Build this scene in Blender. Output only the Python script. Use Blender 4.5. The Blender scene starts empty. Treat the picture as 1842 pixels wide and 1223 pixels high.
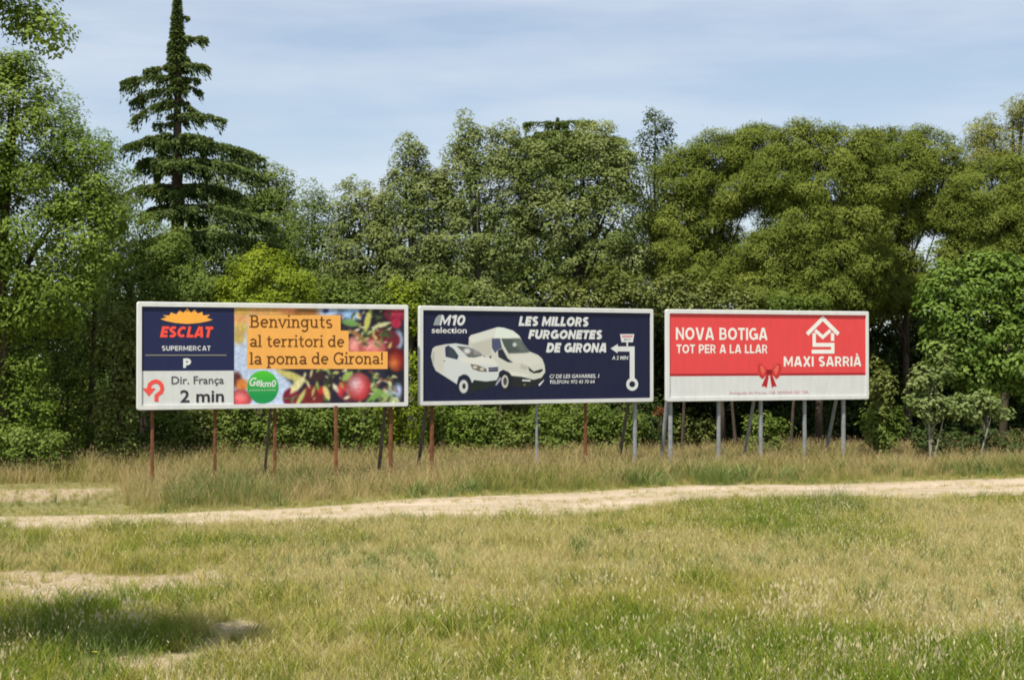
import bpy, math, random
import numpy as np
from mathutils import Vector
from mathutils.geometry import tessellate_polygon

random.seed(11)
rng = np.random.default_rng(11)
sc = bpy.context.scene
COL = sc.collection

# ------------------------------------------------------------------ camera
EYE, F, CX, HZ = 3.9, 2800.0, 921.0, 635.0       # eye height, focal length in photo pixels, horizon row
PITCH = math.atan((HZ - 611.5) / F)
cam_d = bpy.data.cameras.new('camera'); cam = bpy.data.objects.new('camera', cam_d); COL.objects.link(cam)
cam.location = (0, 0, EYE); cam.rotation_euler = (math.pi / 2 + PITCH, 0, 0)
cam_d.sensor_width = 36; cam_d.lens = 36 * F / 1842; cam_d.clip_end = 4000; cam_d.clip_start = 0.1
sc.camera = cam

# ------------------------------------------------------------------ light
SUN_EL, SUN_AZ = math.radians(63), math.atan2(-0.50, -0.87)      # azimuth measured from +Y towards +X
S = Vector((math.sin(SUN_AZ) * math.cos(SUN_EL), math.cos(SUN_AZ) * math.cos(SUN_EL), math.sin(SUN_EL)))
sun_d = bpy.data.lights.new('sun', 'SUN'); sun = bpy.data.objects.new('sun', sun_d); COL.objects.link(sun)
sun_d.energy = 4.6; sun_d.angle = math.radians(0.5); sun_d.color = (1, 0.95, 0.86)
sun.rotation_euler = S.to_track_quat('Z', 'Y').to_euler(); sun.location = (-20, -30, 60)
world = bpy.data.worlds.new('World'); sc.world = world; world.use_nodes = True
wt = world.node_tree; wt.nodes.clear()
def wn(t, **k):
    n = wt.nodes.new(t)
    for a, b in k.items(): setattr(n, a, b)
    return n
sky = wn('ShaderNodeTexSky', sky_type='NISHITA', sun_disc=False, sun_elevation=SUN_EL, sun_rotation=SUN_AZ,
         altitude=50, air_density=1.0, dust_density=0.6, ozone_density=2.5)
tc = wn('ShaderNodeTexCoord'); mp = wn('ShaderNodeMapping'); mp.inputs['Scale'].default_value = (2.4, 2.4, 14)
mp.inputs['Rotation'].default_value = (0, math.radians(9), math.radians(20))
nz = wn('ShaderNodeTexNoise'); nz.inputs['Scale'].default_value = 1.5; nz.inputs['Detail'].default_value = 6; nz.inputs['Roughness'].default_value = 0.55
rp = wn('ShaderNodeValToRGB'); rp.color_ramp.elements[0].position = 0.36; rp.color_ramp.elements[1].position = 0.72
rp.color_ramp.elements[0].color = (0.34, 0.34, 0.34, 1); rp.color_ramp.elements[1].color = (0.86, 0.86, 0.86, 1)
mx = wn('ShaderNodeMix', data_type='RGBA'); mx.inputs[7].default_value = (5.9, 6.45, 7.2, 1)
bg = wn('ShaderNodeBackground'); bg.inputs['Strength'].default_value = 0.09
wo = wn('ShaderNodeOutputWorld')
L = wt.links.new
L(tc.outputs['Generated'], mp.inputs[0]); L(mp.outputs[0], nz.inputs['Vector']); L(nz.outputs[0], rp.inputs[0])
L(rp.outputs[0], mx.inputs[0]); L(sky.outputs[0], mx.inputs[6]); L(mx.outputs[2], bg.inputs[0]); L(bg.outputs[0], wo.inputs[0])
sc.view_settings.view_transform = 'Standard'; sc.view_settings.look = 'None'
sc.view_settings.gamma = 1; sc.view_settings.use_curve_mapping = False; sc.view_settings.exposure = 0.5
sc.cycles.filter_width = 1.85; sc.cycles.max_bounces = 6; sc.cycles.diffuse_bounces = 3; sc.cycles.transmission_bounces = 4; sc.cycles.transparent_max_bounces = 4

# ------------------------------------------------------------------ helpers
CP, SP = math.cos(PITCH), math.sin(PITCH)
def ray(px, py):
    a, b = (px - CX) / F, (611.5 - py) / F
    return Vector((a, CP - b * SP, SP + b * CP))
def P(px, py, d):                                   # point of the place seen at photo pixel (px, py), d metres away
    r = ray(px, py); return Vector((0, 0, EYE)) + r * (d / r.y)
def G(px, py):
    r = ray(px, py); return Vector((0, 0, EYE)) + r * (-EYE / r.z)
def lin(c):
    return tuple(((v / 255) / 12.92 if v / 255 <= 0.04045 else ((v / 255 + 0.055) / 1.055) ** 2.4) for v in c)
def tag(o, label=None, cat=None, group=None, kind=None):
    for k, v in (('label', label), ('category', cat), ('group', group), ('kind', kind)):
        if v: o[k] = v
    return o
def link(name, me, mat=None, parent=None):
    o = bpy.data.objects.new(name, me); COL.objects.link(o)
    if mat is not None and me is not None and not me.materials: me.materials.append(mat)
    if parent is not None: o.parent = parent
    return o
def empty(name, loc, rz=0):
    o = bpy.data.objects.new(name, None); COL.objects.link(o); o.location = loc; o.rotation_euler = (0, 0, rz)
    o.empty_display_size = 0.3; return o
def pymesh(name, v, f, smooth=False):
    me = bpy.data.meshes.new(name); me.from_pydata([tuple(p) for p in v], [], f); me.update()
    if smooth: me.polygons.foreach_set('use_smooth', [True] * len(me.polygons))
    return me
def fastmesh(name, V, k, attrs=None, smooth=False):
    """V: (n*k,3) vertices of n separate k-gons."""
    n = len(V) // k
    me = bpy.data.meshes.new(name)
    me.vertices.add(n * k); me.vertices.foreach_set('co', np.ascontiguousarray(V, dtype=np.float32).ravel())
    me.loops.add(n * k); me.loops.foreach_set('vertex_index', np.arange(n * k, dtype=np.int32))
    me.polygons.add(n); me.polygons.foreach_set('loop_start', np.arange(0, n * k, k, dtype=np.int32))
    me.polygons.foreach_set('loop_total', np.full(n, k, dtype=np.int32))
    for nm, a in (attrs or {}).items():
        at = me.attributes.new(nm, 'FLOAT', 'FACE'); at.data.foreach_set('value', np.ascontiguousarray(a, dtype=np.float32))
    me.update(calc_edges=True); return me

def unit(a): return a / (np.linalg.norm(a, axis=-1, keepdims=True) + 1e-9)
_perm = np.random.default_rng(5).random((256, 256))
def vnoise(x, y):
    xi, yi = np.floor(x).astype(int), np.floor(y).astype(int); fx, fy = x - xi, y - yi
    fx, fy = fx * fx * (3 - 2 * fx), fy * fy * (3 - 2 * fy)
    g = lambda a, b: _perm[a % 256, b % 256]
    return (g(xi, yi) * (1 - fx) + g(xi + 1, yi) * fx) * (1 - fy) + (g(xi, yi + 1) * (1 - fx) + g(xi + 1, yi + 1) * fx) * fy
def fbm(x, y, o=4):
    x, y = np.asarray(x, float), np.asarray(y, float); s, a, t = 0, 1, 0
    for i in range(o):
        s = s + a * vnoise(x * 2 ** i + 17.3 * i, y * 2 ** i + 5.1 * i); t += a; a *= 0.5
    return s / t

# ------------------------------------------------------------------ materials
class NT:
    def __init__(self, name):
        self.m = bpy.data.materials.new(name); self.m.use_nodes = True
        self.t = self.m.node_tree; self.t.nodes.clear()
    def n(self, t, ins=None, **k):
        n = self.t.nodes.new(t)
        for a, b in k.items(): setattr(n, a, b)
        for a, b in (ins or {}).items(): n.inputs[a].default_value = b
        return n
    def l(self, a, b): self.t.links.new(a, b)
    def ramp(self, src, stops):
        r = self.n('ShaderNodeValToRGB'); e = r.color_ramp.elements
        while len(e) < len(stops): e.new(0.5)
        for q, (p, c) in zip(e, stops): q.position = p; q.color = (*c, 1)
        self.l(src, r.inputs[0]); return r.outputs[0]
    def noise(self, scale, detail=4, rough=0.55, coord='Object', sc3=None):
        t = self.n('ShaderNodeTexCoord'); z = self.n('ShaderNodeTexNoise', {'Scale': scale, 'Detail': detail, 'Roughness': rough})
        if sc3:
            m = self.n('ShaderNodeMapping'); m.inputs['Scale'].default_value = sc3
            self.l(t.outputs[coord], m.inputs[0]); self.l(m.outputs[0], z.inputs['Vector'])
        else: self.l(t.outputs[coord], z.inputs['Vector'])
        return z.outputs[0]
    def mix(self, f, a, b, mode='MIX'):
        m = self.n('ShaderNodeMix', data_type='RGBA', blend_type=mode)
        for v, i in ((f, 0), (a, 6), (b, 7)):
            if isinstance(v, (int, float)): m.inputs[i].default_value = v
            elif isinstance(v, tuple): m.inputs[i].default_value = (*v, 1)
            else: self.l(v, m.inputs[i])
        return m.outputs[2]
    def attr(self, name, typ='GEOMETRY', out='Fac'):
        return self.n('ShaderNodeAttribute', attribute_name=name, attribute_type=typ).outputs[out]
    def out(self, sh): o = self.n('ShaderNodeOutputMaterial'); self.l(sh, o.inputs[0]); return self.m
    def pbsdf(self, col, rough=0.7, spec=0.3, metal=0.0, bump=None, bs=0.2, bd=0.02):
        p = self.n('ShaderNodeBsdfPrincipled', {'Roughness': rough, 'Specular IOR Level': spec, 'Metallic': metal})
        if isinstance(col, tuple): p.inputs['Base Color'].default_value = (*col, 1)
        else: self.l(col, p.inputs['Base Color'])
        if bump is not None:
            b = self.n('ShaderNodeBump', {'Strength': bs, 'Distance': bd}); self.l(bump, b.inputs['Height']); self.l(b.outputs[0], p.inputs['Normal'])
        return p.outputs[0]

def leaf_mat(name, stops, trans=0.28, gloss=0.35, rough=0.5):
    gloss *= 0.4; rough = 0.62; trans += 0.08
    t = NT(name); c = t.ramp(t.attr('tint'), stops)
    p = t.pbsdf(c, rough, gloss)
    tr = t.n('ShaderNodeBsdfTranslucent'); cc = t.mix(1.0, c, (1.25, 1.15, 0.5), 'MULTIPLY'); t.l(cc, tr.inputs[0])
    m = t.n('ShaderNodeMixShader', {0: trans}); t.l(p, m.inputs[1]); t.l(tr.outputs[0], m.inputs[2])
    return t.out(m.outputs[0])
def bark_mat(name, a, b):
    t = NT(name); n = t.noise(6, 5, 0.7, 'Object', (3, 3, 0.6)); return t.out(t.pbsdf(t.ramp(n, [(0.3, a), (0.7, b)]), 0.9, 0.15, bump=n, bs=0.6, bd=0.03))
def print_mat(name, c, rough=0.45):
    t = NT(name); n = t.noise(3.0, 6, 0.65, 'Object', (1.6, 1.6, 0.45)); d = tuple(v * 0.88 + 0.006 for v in c)
    return t.out(t.pbsdf(t.ramp(n, [(0.3, d), (0.65, c)]), rough, 0.25))

M = {}
M['leaf_ash']    = leaf_mat('ash_leaf',    [(0, (0.073, 0.120, 0.013)), (0.5, (0.140, 0.208, 0.026)), (1, (0.244, 0.321, 0.058))])
M['leaf_mid']    = leaf_mat('mid_leaf',    [(0, (0.067, 0.107, 0.014)), (0.5, (0.134, 0.189, 0.031)), (1, (0.226, 0.284, 0.068))])
M['leaf_bright'] = leaf_mat('bright_leaf', [(0, (0.134, 0.189, 0.010)), (0.5, (0.232, 0.296, 0.021)), (1, (0.329, 0.391, 0.039))])
M['leaf_grey']   = leaf_mat('poplar_leaf', [(0, (0.085, 0.120, 0.026)), (0.5, (0.175, 0.215, 0.060)), (1, (0.310, 0.340, 0.140))], 0.25, 0.25, 0.5)
M['leaf_dead']   = leaf_mat('dead_leaf', [(0, (0.10, 0.035, 0.014)), (0.5, (0.20, 0.075, 0.030)), (1, (0.30, 0.13, 0.06))], 0.15, 0.2)
M['leaf_olive']  = leaf_mat('olive_leaf',  [(0, (0.067, 0.086, 0.013)), (0.5, (0.146, 0.174, 0.034)), (1, (0.305, 0.321, 0.111))], 0.22, 0.5, 0.42)
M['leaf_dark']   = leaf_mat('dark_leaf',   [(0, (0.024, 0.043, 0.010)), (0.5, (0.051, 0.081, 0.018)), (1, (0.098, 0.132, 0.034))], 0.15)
M['leaf_fig']    = leaf_mat('fig_leaf',    [(0, (0.067, 0.123, 0.013)), (0.5, (0.140, 0.220, 0.029)), (1, (0.256, 0.334, 0.091))], 0.22, 0.5, 0.42)
M['leaf_sap']    = leaf_mat('sapling_leaf', [(0, (0.095, 0.135, 0.030)), (0.5, (0.165, 0.215, 0.062)), (1, (0.27, 0.31, 0.13))], 0.25, 0.3, 0.42)
M['needle_pine'] = leaf_mat('pine_needle', [(0, (0.066, 0.096, 0.013)), (0.5, (0.142, 0.176, 0.026)), (1, (0.245, 0.272, 0.056))], 0.14, 0.2)
M['needle_pine2'] = leaf_mat('pale_pine_needle', [(0, (0.122, 0.139, 0.026)), (0.5, (0.226, 0.239, 0.055)), (1, (0.342, 0.340, 0.104))], 0.24, 0.25)
M['needle_cedar'] = leaf_mat('cedar_needle', [(0, (0.044, 0.072, 0.022)), (0.55, (0.095, 0.138, 0.040)), (1, (0.210, 0.240, 0.062))], 0.16, 0.2)
M['bark'] = bark_mat('brown_bark', (0.045, 0.032, 0.022), (0.13, 0.10, 0.075))
M['bark_pale'] = bark_mat('pale_bark', (0.16, 0.15, 0.11), (0.36, 0.34, 0.27))
def metal_mat(name, a, b, rough=0.6, metal=0.0):
    t = NT(name); n = t.noise(5, 6, 0.7); return t.out(t.pbsdf(t.ramp(n, [(0.32, a), (0.68, b)]), rough, 0.4, metal, bump=n, bs=0.15, bd=0.005))
M['rust'] = metal_mat('rusty_steel', (0.085, 0.026, 0.010), (0.22, 0.085, 0.035), 0.85)
M['rust2'] = metal_mat('orange_rust_steel', (0.11, 0.034, 0.014), (0.25, 0.095, 0.042), 0.85)
M['dark_steel'] = metal_mat('dark_weathered_steel', (0.07, 0.066, 0.05), (0.17, 0.13, 0.10), 0.75)
M['galv'] = metal_mat('galvanised_steel', (0.20, 0.205, 0.21), (0.36, 0.365, 0.37), 0.5, 0.15)
M['white_frame'] = print_mat('white_painted_frame', (0.70, 0.70, 0.67), 0.4)
M['back'] = metal_mat('sheet_back', (0.25, 0.26, 0.27), (0.36, 0.37, 0.38), 0.5, 0.3)

# ------------------------------------------------------------------ ground and road
ROAD = [(-500, 938, 955), (0, 926, 951), (250, 921, 947), (500, 914, 943), (760, 903, 939), (900, 898, 942), (1000, 893, 938), (1100, 886, 925),
        (1200, 876, 911), (1300, 873, 904), (1400, 871, 900), (1600, 867, 896), (1842, 861, 893), (2400, 850, 884)]
rf = np.array([G(x, a)[:2] for x, a, b in ROAD]); rn = np.array([G(x, b)[:2] for x, a, b in ROAD])
def road_far(x):  x = np.asarray(x, float); return np.interp(x, rf[:, 0], rf[:, 1]) + (fbm(x * 0.7, x * 0 + 3.3) - .5) * 0.9
def road_near(x): x = np.asarray(x, float); return np.interp(x, rn[:, 0], rn[:, 1]) + (fbm(x * 0.8, x * 0 + 9.1) - .5) * 1.3
def hgt(x, y):
    return (fbm(np.asarray(x) * 0.11 + 40, np.asarray(y) * 0.11 + 8, 2) - 0.5) * 0.22
def softbox(x, y, px0, px1, py0, py1, edge):
    """membership of a ground patch whose middle row spans px0..px1 and whose rows run py0 (far) .. py1 (near)"""
    pm = (py0 + py1) / 2; a, b = G(px0, pm), G(px1, pm); far, near = G(0, py0).y, G(0, py1).y
    n = (fbm(x * 0.9 + 3, y * 0.9 + 7) - .5) * 2.2
    d = np.minimum(np.minimum(x - a.x, b.x - x), np.minimum(y - near, far - y) * 1.3) + n * edge
    return np.clip(d / edge, 0, 1)
def bare(x, y):
    """bare soil patches away from the road"""
    m = softbox(x, y, -400, 185, 874, 902, 0.5)
    m = np.maximum(m, softbox(x, y, -300, 500, 1026, 1092, 1.1))
    m = np.maximum(m, 0.9 * softbox(x, y, 335, 470, 1122, 1182, 0.3))
    m = np.maximum(m, 0.9 * softbox(x, y, 100, 350, 1176, 1216, 0.25))
    m = np.maximum(m, 0.6 * softbox(x, y, 900, 1130, 906, 932, 0.5))
    return m
xs = np.unique(np.concatenate([np.linspace(-900, -34, 30), np.arange(-34, 34.01, 0.45), np.linspace(34, 900, 30)]))
ys = np.unique(np.concatenate([np.linspace(-80, 8, 20), np.arange(8, 66.01, 0.45), np.linspace(66, 1800, 40)]))
gx, gy = np.meshgrid(xs, ys); gz = hgt(gx, gy) * np.clip((70 - gy) / 10, 0, 1) * np.clip((33 - abs(gx)) / 5, 0, 1)
nx, ny = len(xs), len(ys); ii = np.arange(nx * ny).reshape(ny, nx)
fa = np.stack([ii[:-1, :-1], ii[:-1, 1:], ii[1:, 1:], ii[1:, :-1]], -1).reshape(-1, 4)
gm = pymesh('ground', np.stack([gx.ravel(), gy.ravel(), gz.ravel()], 1), fa.tolist(), True)
at = gm.attributes.new('bare', 'FLOAT', 'POINT'); at.data.foreach_set('value', bare(gx.ravel(), gy.ravel()).astype(np.float32))
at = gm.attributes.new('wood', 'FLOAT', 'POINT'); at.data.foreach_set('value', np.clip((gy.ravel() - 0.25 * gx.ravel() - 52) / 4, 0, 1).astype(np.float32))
t = NT('meadow_soil')
n1 = t.noise(0.6, 6, 0.6); n2 = t.noise(9, 6, 0.7)
veg = t.ramp(n1, [(0.3, (0.115, 0.130, 0.032)), (0.55, (0.175, 0.160, 0.055)), (0.75, (0.25, 0.20, 0.09))])
veg = t.mix(0.5, veg, t.ramp(n2, [(0.3, (0.10, 0.10, 0.03)), (0.7, (0.30, 0.26, 0.13))]))
soil = t.ramp(n2, [(0.3, (0.25, 0.185, 0.11)), (0.7, (0.42, 0.335, 0.225))])
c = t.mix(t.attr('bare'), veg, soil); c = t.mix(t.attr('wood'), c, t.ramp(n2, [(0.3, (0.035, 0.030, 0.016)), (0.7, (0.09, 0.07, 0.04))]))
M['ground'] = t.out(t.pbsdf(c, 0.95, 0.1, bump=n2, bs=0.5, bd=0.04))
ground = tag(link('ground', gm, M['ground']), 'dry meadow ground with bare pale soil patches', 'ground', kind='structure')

rx = np.arange(-24, 26.01, 0.16); K = 14
far, near = road_far(rx), road_near(rx); RV, RF_ = [], []
for i, x in enumerate(rx):
    for k in range(K + 1):
        s = k / K; y = near[i] + (far[i] - near[i]) * s
        rut = -0.03 * math.exp(-((s - 0.28) / 0.08) ** 2) - 0.03 * math.exp(-((s - 0.72) / 0.08) ** 2)
        z = float(hgt(x, y)) + 0.022 + (0 if k in (0, K) else rut * 0.35 + 0.012 * (float(fbm(x * 2.5, y * 2.5, 3)) - .5) + 0.008)
        RV.append((x, y, z))
for i in range(len(rx) - 1):
    for k in range(K):
        a = i * (K + 1) + k; RF_.append((a, a + K + 1, a + K + 2, a + 1))
rm = pymesh('dirt_road', RV, RF_, True)
sv_ = np.tile(np.arange(K + 1) / K, len(rx)); wear = np.exp(-((sv_ - .28) / .13) ** 2) + np.exp(-((sv_ - .72) / .13) ** 2)
at = rm.attributes.new('wear', 'FLOAT', 'POINT'); at.data.foreach_set('value', np.clip(wear + (fbm(np.repeat(rx, K + 1) * .9, sv_ * 5 + 4) - .5) * 1.3, 0, 1).astype(np.float32))
t = NT('pale_gravel'); n1 = t.noise(1.2, 5, 0.6, 'Object', (0.35, 1.6, 1)); n2 = t.noise(26, 6, 0.8)
c = t.ramp(n1, [(0.3, (0.34, 0.26, 0.17)), (0.5, (0.45, 0.355, 0.25)), (0.7, (0.52, 0.42, 0.31))])
c = t.mix(0.35, c, t.ramp(n2, [(0.35, (0.24, 0.19, 0.13)), (0.65, (0.58, 0.49, 0.38))]))
c = t.mix(t.attr('wear'), t.mix(0.45, c, (0.26, 0.205, 0.115)), c)
M['road'] = t.out(t.pbsdf(c, 0.95, 0.1, bump=n2, bs=0.6, bd=0.02))
tag(link('dirt_road', rm, M['road']), 'pale dirt track crossing the meadow in front of the billboards', 'road', kind='structure')

# ------------------------------------------------------------------ flat print helpers
class Board:
    def __init__(s, pl, zl, pr, zr, label):
        """left and right edge columns in the photograph and their distances"""
        a, b = P(pl, 600, zl), P(pr, 600, zr)
        s.a = Vector((a.x, a.y, 0)); s.b = Vector((b.x, b.y, 0)); s.len = (s.b - s.a).length
        s.u = (s.b - s.a).normalized(); s.nrm = Vector((s.u.y, -s.u.x, 0)); s.mid = (s.a + s.b) / 2
        s.z0, s.z1 = EYE - 1.58, EYE + 1.42
        s.root = empty('billboard', s.mid, math.atan2(s.u.y, s.u.x)); tag(s.root, label, 'billboard', 'advertising billboards along the wood edge')
        s.lvl = 0
    def loc(s, px, py):                              # photo pixel -> position on the printed sheet (x along, z up)
        r = ray(px, py); o = Vector((0, 0, EYE)); t = (s.mid - o).dot(s.nrm) / r.dot(s.nrm); p = o + r * t
        return ((p - s.mid).dot(s.u), p.z)
    def y(s): s.lvl += 1; return -0.003 - 0.0007 * s.lvl      # each print layer a little in front of the last
    def poly(s, name, pix, mat, parent, y=None):
        pts = [s.loc(*q) for q in pix]; return s.polyl(name, pts, mat, parent, y)
    def polyl(s, name, pts, mat, parent, y=None):
        y = s.y() if y is None else y
        tri = tessellate_polygon([[Vector((a, b, 0)) for a, b in pts]])
        v = [(a, y, b) for a, b in pts]; f = []
        for q in tri:
            A, B, C = (Vector(v[i]) for i in q)
            f.append(tuple(q) if (B - A).cross(C - A).y < 0 else tuple(reversed(q)))
        return link(name, pymesh(name, v, f), mat, parent)
    def ribbon(s, name, lines, mat, parent, widths):
        """thick flat strokes; lines in board coordinates"""
        V, Fc = [], []
        for k, (ln, w) in enumerate(zip(lines, widths)):
            y = s.y() if k == 0 else -0.003 - 0.0007 * s.lvl - 0.00008 * (k % 7)
            p = [Vector(q) for q in ln]; n = len(p); base = len(V); closed = (p[0] - p[-1]).length < 1e-6
            for i in range(n):
                d0 = (p[i] - p[i - 1]) if i > 0 else ((p[0] - p[-2]) if closed else p[1] - p[0])
                d1 = (p[i + 1] - p[i]) if i < n - 1 else ((p[1] - p[0]) if closed else p[-1] - p[-2])
                d0, d1 = d0.normalized(), d1.normalized(); m = Vector((-(d0.y + d1.y), d0.x + d1.x))
                m = m.normalized() if m.length > 1e-4 else Vector((-d0.y, d0.x))
                k2 = max(0.5, m.dot(Vector((-d0.y, d0.x)))); m = m * (w / 2 / k2)
                V += [(p[i].x + m.x, y, p[i].y + m.y), (p[i].x - m.x, y, p[i].y - m.y)]
            Fc += [(base + 2 * i, base + 2 * i + 1, base + 2 * i + 3, base + 2 * i + 2) for i in range(n - 1)]
        return link(name, pymesh(name, V, Fc), mat, parent)
    def px_ribbon(s, name, lines, mat, parent, wpx):
        sc_ = abs(s.loc(CX + 1, 640)[0] - s.loc(CX, 640)[0])
        m = s.len / (s.pxr - s.pxl)
        return s.ribbon(name, [[s.loc(*q) for q in ln] for ln in lines], mat, parent, [w * m for w in wpx])
    def text(s, body, box, mat, parent, shear=0.0, bold=0.0, spacing=1.0):
        """lettering whose ink fills the photo-pixel box"""
        cu = bpy.data.curves.new('lettering', 'FONT'); cu.body = body; cu.shear = shear; cu.offset = bold; cu.resolution_u = 3; cu.space_character = spacing
        ob = bpy.data.objects.new('lettering', cu); COL.objects.link(ob)
        me = bpy.data.meshes.new_from_object(ob.evaluated_get(bpy.context.evaluated_depsgraph_get()))
        bpy.data.objects.remove(ob); bpy.data.curves.remove(cu)
        n = len(me.vertices); co = np.zeros(n * 3, np.float32); me.vertices.foreach_get('co', co); co = co.reshape(-1, 3)
        lo, hi = co.min(0), co.max(0); tt = (co - lo) / (hi - lo + 1e-9)
        x0, y0, x1, y1 = box; sx = x0 + (x1 - x0) * tt[:, 0]; sy = y1 + (y0 - y1) * tt[:, 1]
        yy = s.y()
        # the sheet's own axes: rectangle given by the box's corners on the sheet
        A = s.loc(x0, (y0 + y1) / 2); B = s.loc(x1, (y0 + y1) / 2); C = s.loc((x0 + x1) / 2, y1); D = s.loc((x0 + x1) / 2, y0)
        out = np.stack([A[0] + (B[0] - A[0]) * tt[:, 0], np.full(n, yy), C[1] + (D[1] - C[1]) * tt[:, 1]], 1)
        me.vertices.foreach_set('co', out.astype(np.float32).ravel()); me.update(); me.materials.clear()
        o = link('lettering', me, mat, parent); o['kind'] = 'stuff'; return o

def rrect(x0, x1, z0, z1, r, n=5):
    p = []
    for cx, cz, a in ((x1 - r, z1 - r, 0), (x0 + r, z1 - r, 90), (x0 + r, z0 + r, 180), (x1 - r, z0 + r, 270)):
        for k in range(n + 1):
            q = math.radians(a + 90 * k / n); p.append((cx + r * math.cos(q), cz + r * math.sin(q)))
    return p
def ring_mesh(o, i, yf, yb, bev=0.015):
    """closed picture-frame body between an outer and an inner loop (same point count)"""
    n = len(o); loops = []
    def sh(l, s):
        c = (sum(q[0] for q in l) / n, sum(q[1] for q in l) / n)
        return [(q[0] + math.copysign(s, c[0] - q[0]), q[1] + math.copysign(s, c[1] - q[1])) for q in l]
    for l, y in ((o, yb), (o, yf + bev), (sh(o, bev), yf), (sh(i, -bev), yf), (i, yf + bev), (i, yb)): loops.append([(q[0], y, q[1]) for q in l])
    V = [p for l in loops for p in l]; Fc = []
    for a in range(6):
        b = (a + 1) % 6
        for k in range(n):
            q = (k + 1) % n; Fc.append((a * n + k, a * n + q, b * n + q, b * n + k))
    return pymesh('frame', V, Fc)
def box_mesh(name, x0, x1, y0, y1, z0, z1):
    v = [(x, y, z) for z in (z0, z1) for y in (y0, y1) for x in (x0, x1)]
    return pymesh(name, v, [(0, 2, 3, 1), (4, 5, 7, 6), (0, 1, 5, 4), (2, 6, 7, 3), (0, 4, 6, 2), (1, 3, 7, 5)])
def bar_mesh(name, a, b, w, d=None):
    """square-section bar from a to b with slightly chamfered edges"""
    a, b = Vector(a), Vector(b); d = d or w; ax = (b - a).normalized()
    s = ax.cross(Vector((0, 1, 0))); s = s.normalized() if s.length > 1e-3 else Vector((1, 0, 0)); q = ax.cross(s).normalized(); c = 0.18
    sec = [(-.5 + c, -.5), (.5 - c, -.5), (.5, -.5 + c), (.5, .5 - c), (.5 - c, .5), (-.5 + c, .5), (-.5, .5 - c), (-.5, -.5 + c)]
    V = [tuple(e + s * (x * w) + q * (y * d)) for e in (a, b) for x, y in sec]
    Fc = [(k, (k + 1) % 8, 8 + (k + 1) % 8, 8 + k) for k in range(8)] + [tuple(range(7, -1, -1)), tuple(range(8, 16))]
    return pymesh(name, V, Fc)

def make_board(pl, zl, pr, zr, label, posts):
    b = Board(pl, zl, pr, zr, label); b.pxl, b.pxr = pl, pr; h = b.len / 2; R = b.root
    W = 0.115
    link('frame', ring_mesh(rrect(-h, h, b.z0, b.z1, 0.06), rrect(-h + W, h - W, b.z0 + W, b.z1 - W, 0.004), -0.045, 0.06), M['white_frame'], R)
    link('back_sheet', box_mesh('back_sheet', -h + W, h - W, 0.02, 0.05, b.z0 + W, b.z1 - W), M['back'], R)
    for z in (b.z0 + 0.5, b.z0 + 1.5, b.z0 + 2.5):
        link('rail', box_mesh('rail', -h + 0.2, h - 0.2, 0.062, 0.12, z - 0.04, z + 0.04), M['galv'], R)
    for px, mat, w, brace, bmat, fwd in posts:
        x = b.loc(px, 735)[0]; y = 0.165 - fwd
        if fwd: link('post', bar_mesh('post', (x, -0.13, -0.5), (x, -0.13, b.z0 + 0.05), w), mat, R)
        else: link('post', bar_mesh('post', (x, 0.17, -0.5), (x, 0.17, b.z1 - 0.25), w), mat, R)
        if brace:
            link('brace', bar_mesh('brace', (x - 0.04, 0.17 + brace, -0.2), (x - 0.04, 0.24, b.z0 + brace * 0.7), w * 0.85), bmat, R)
    b.h, b.W = h, W
    return b

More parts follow.
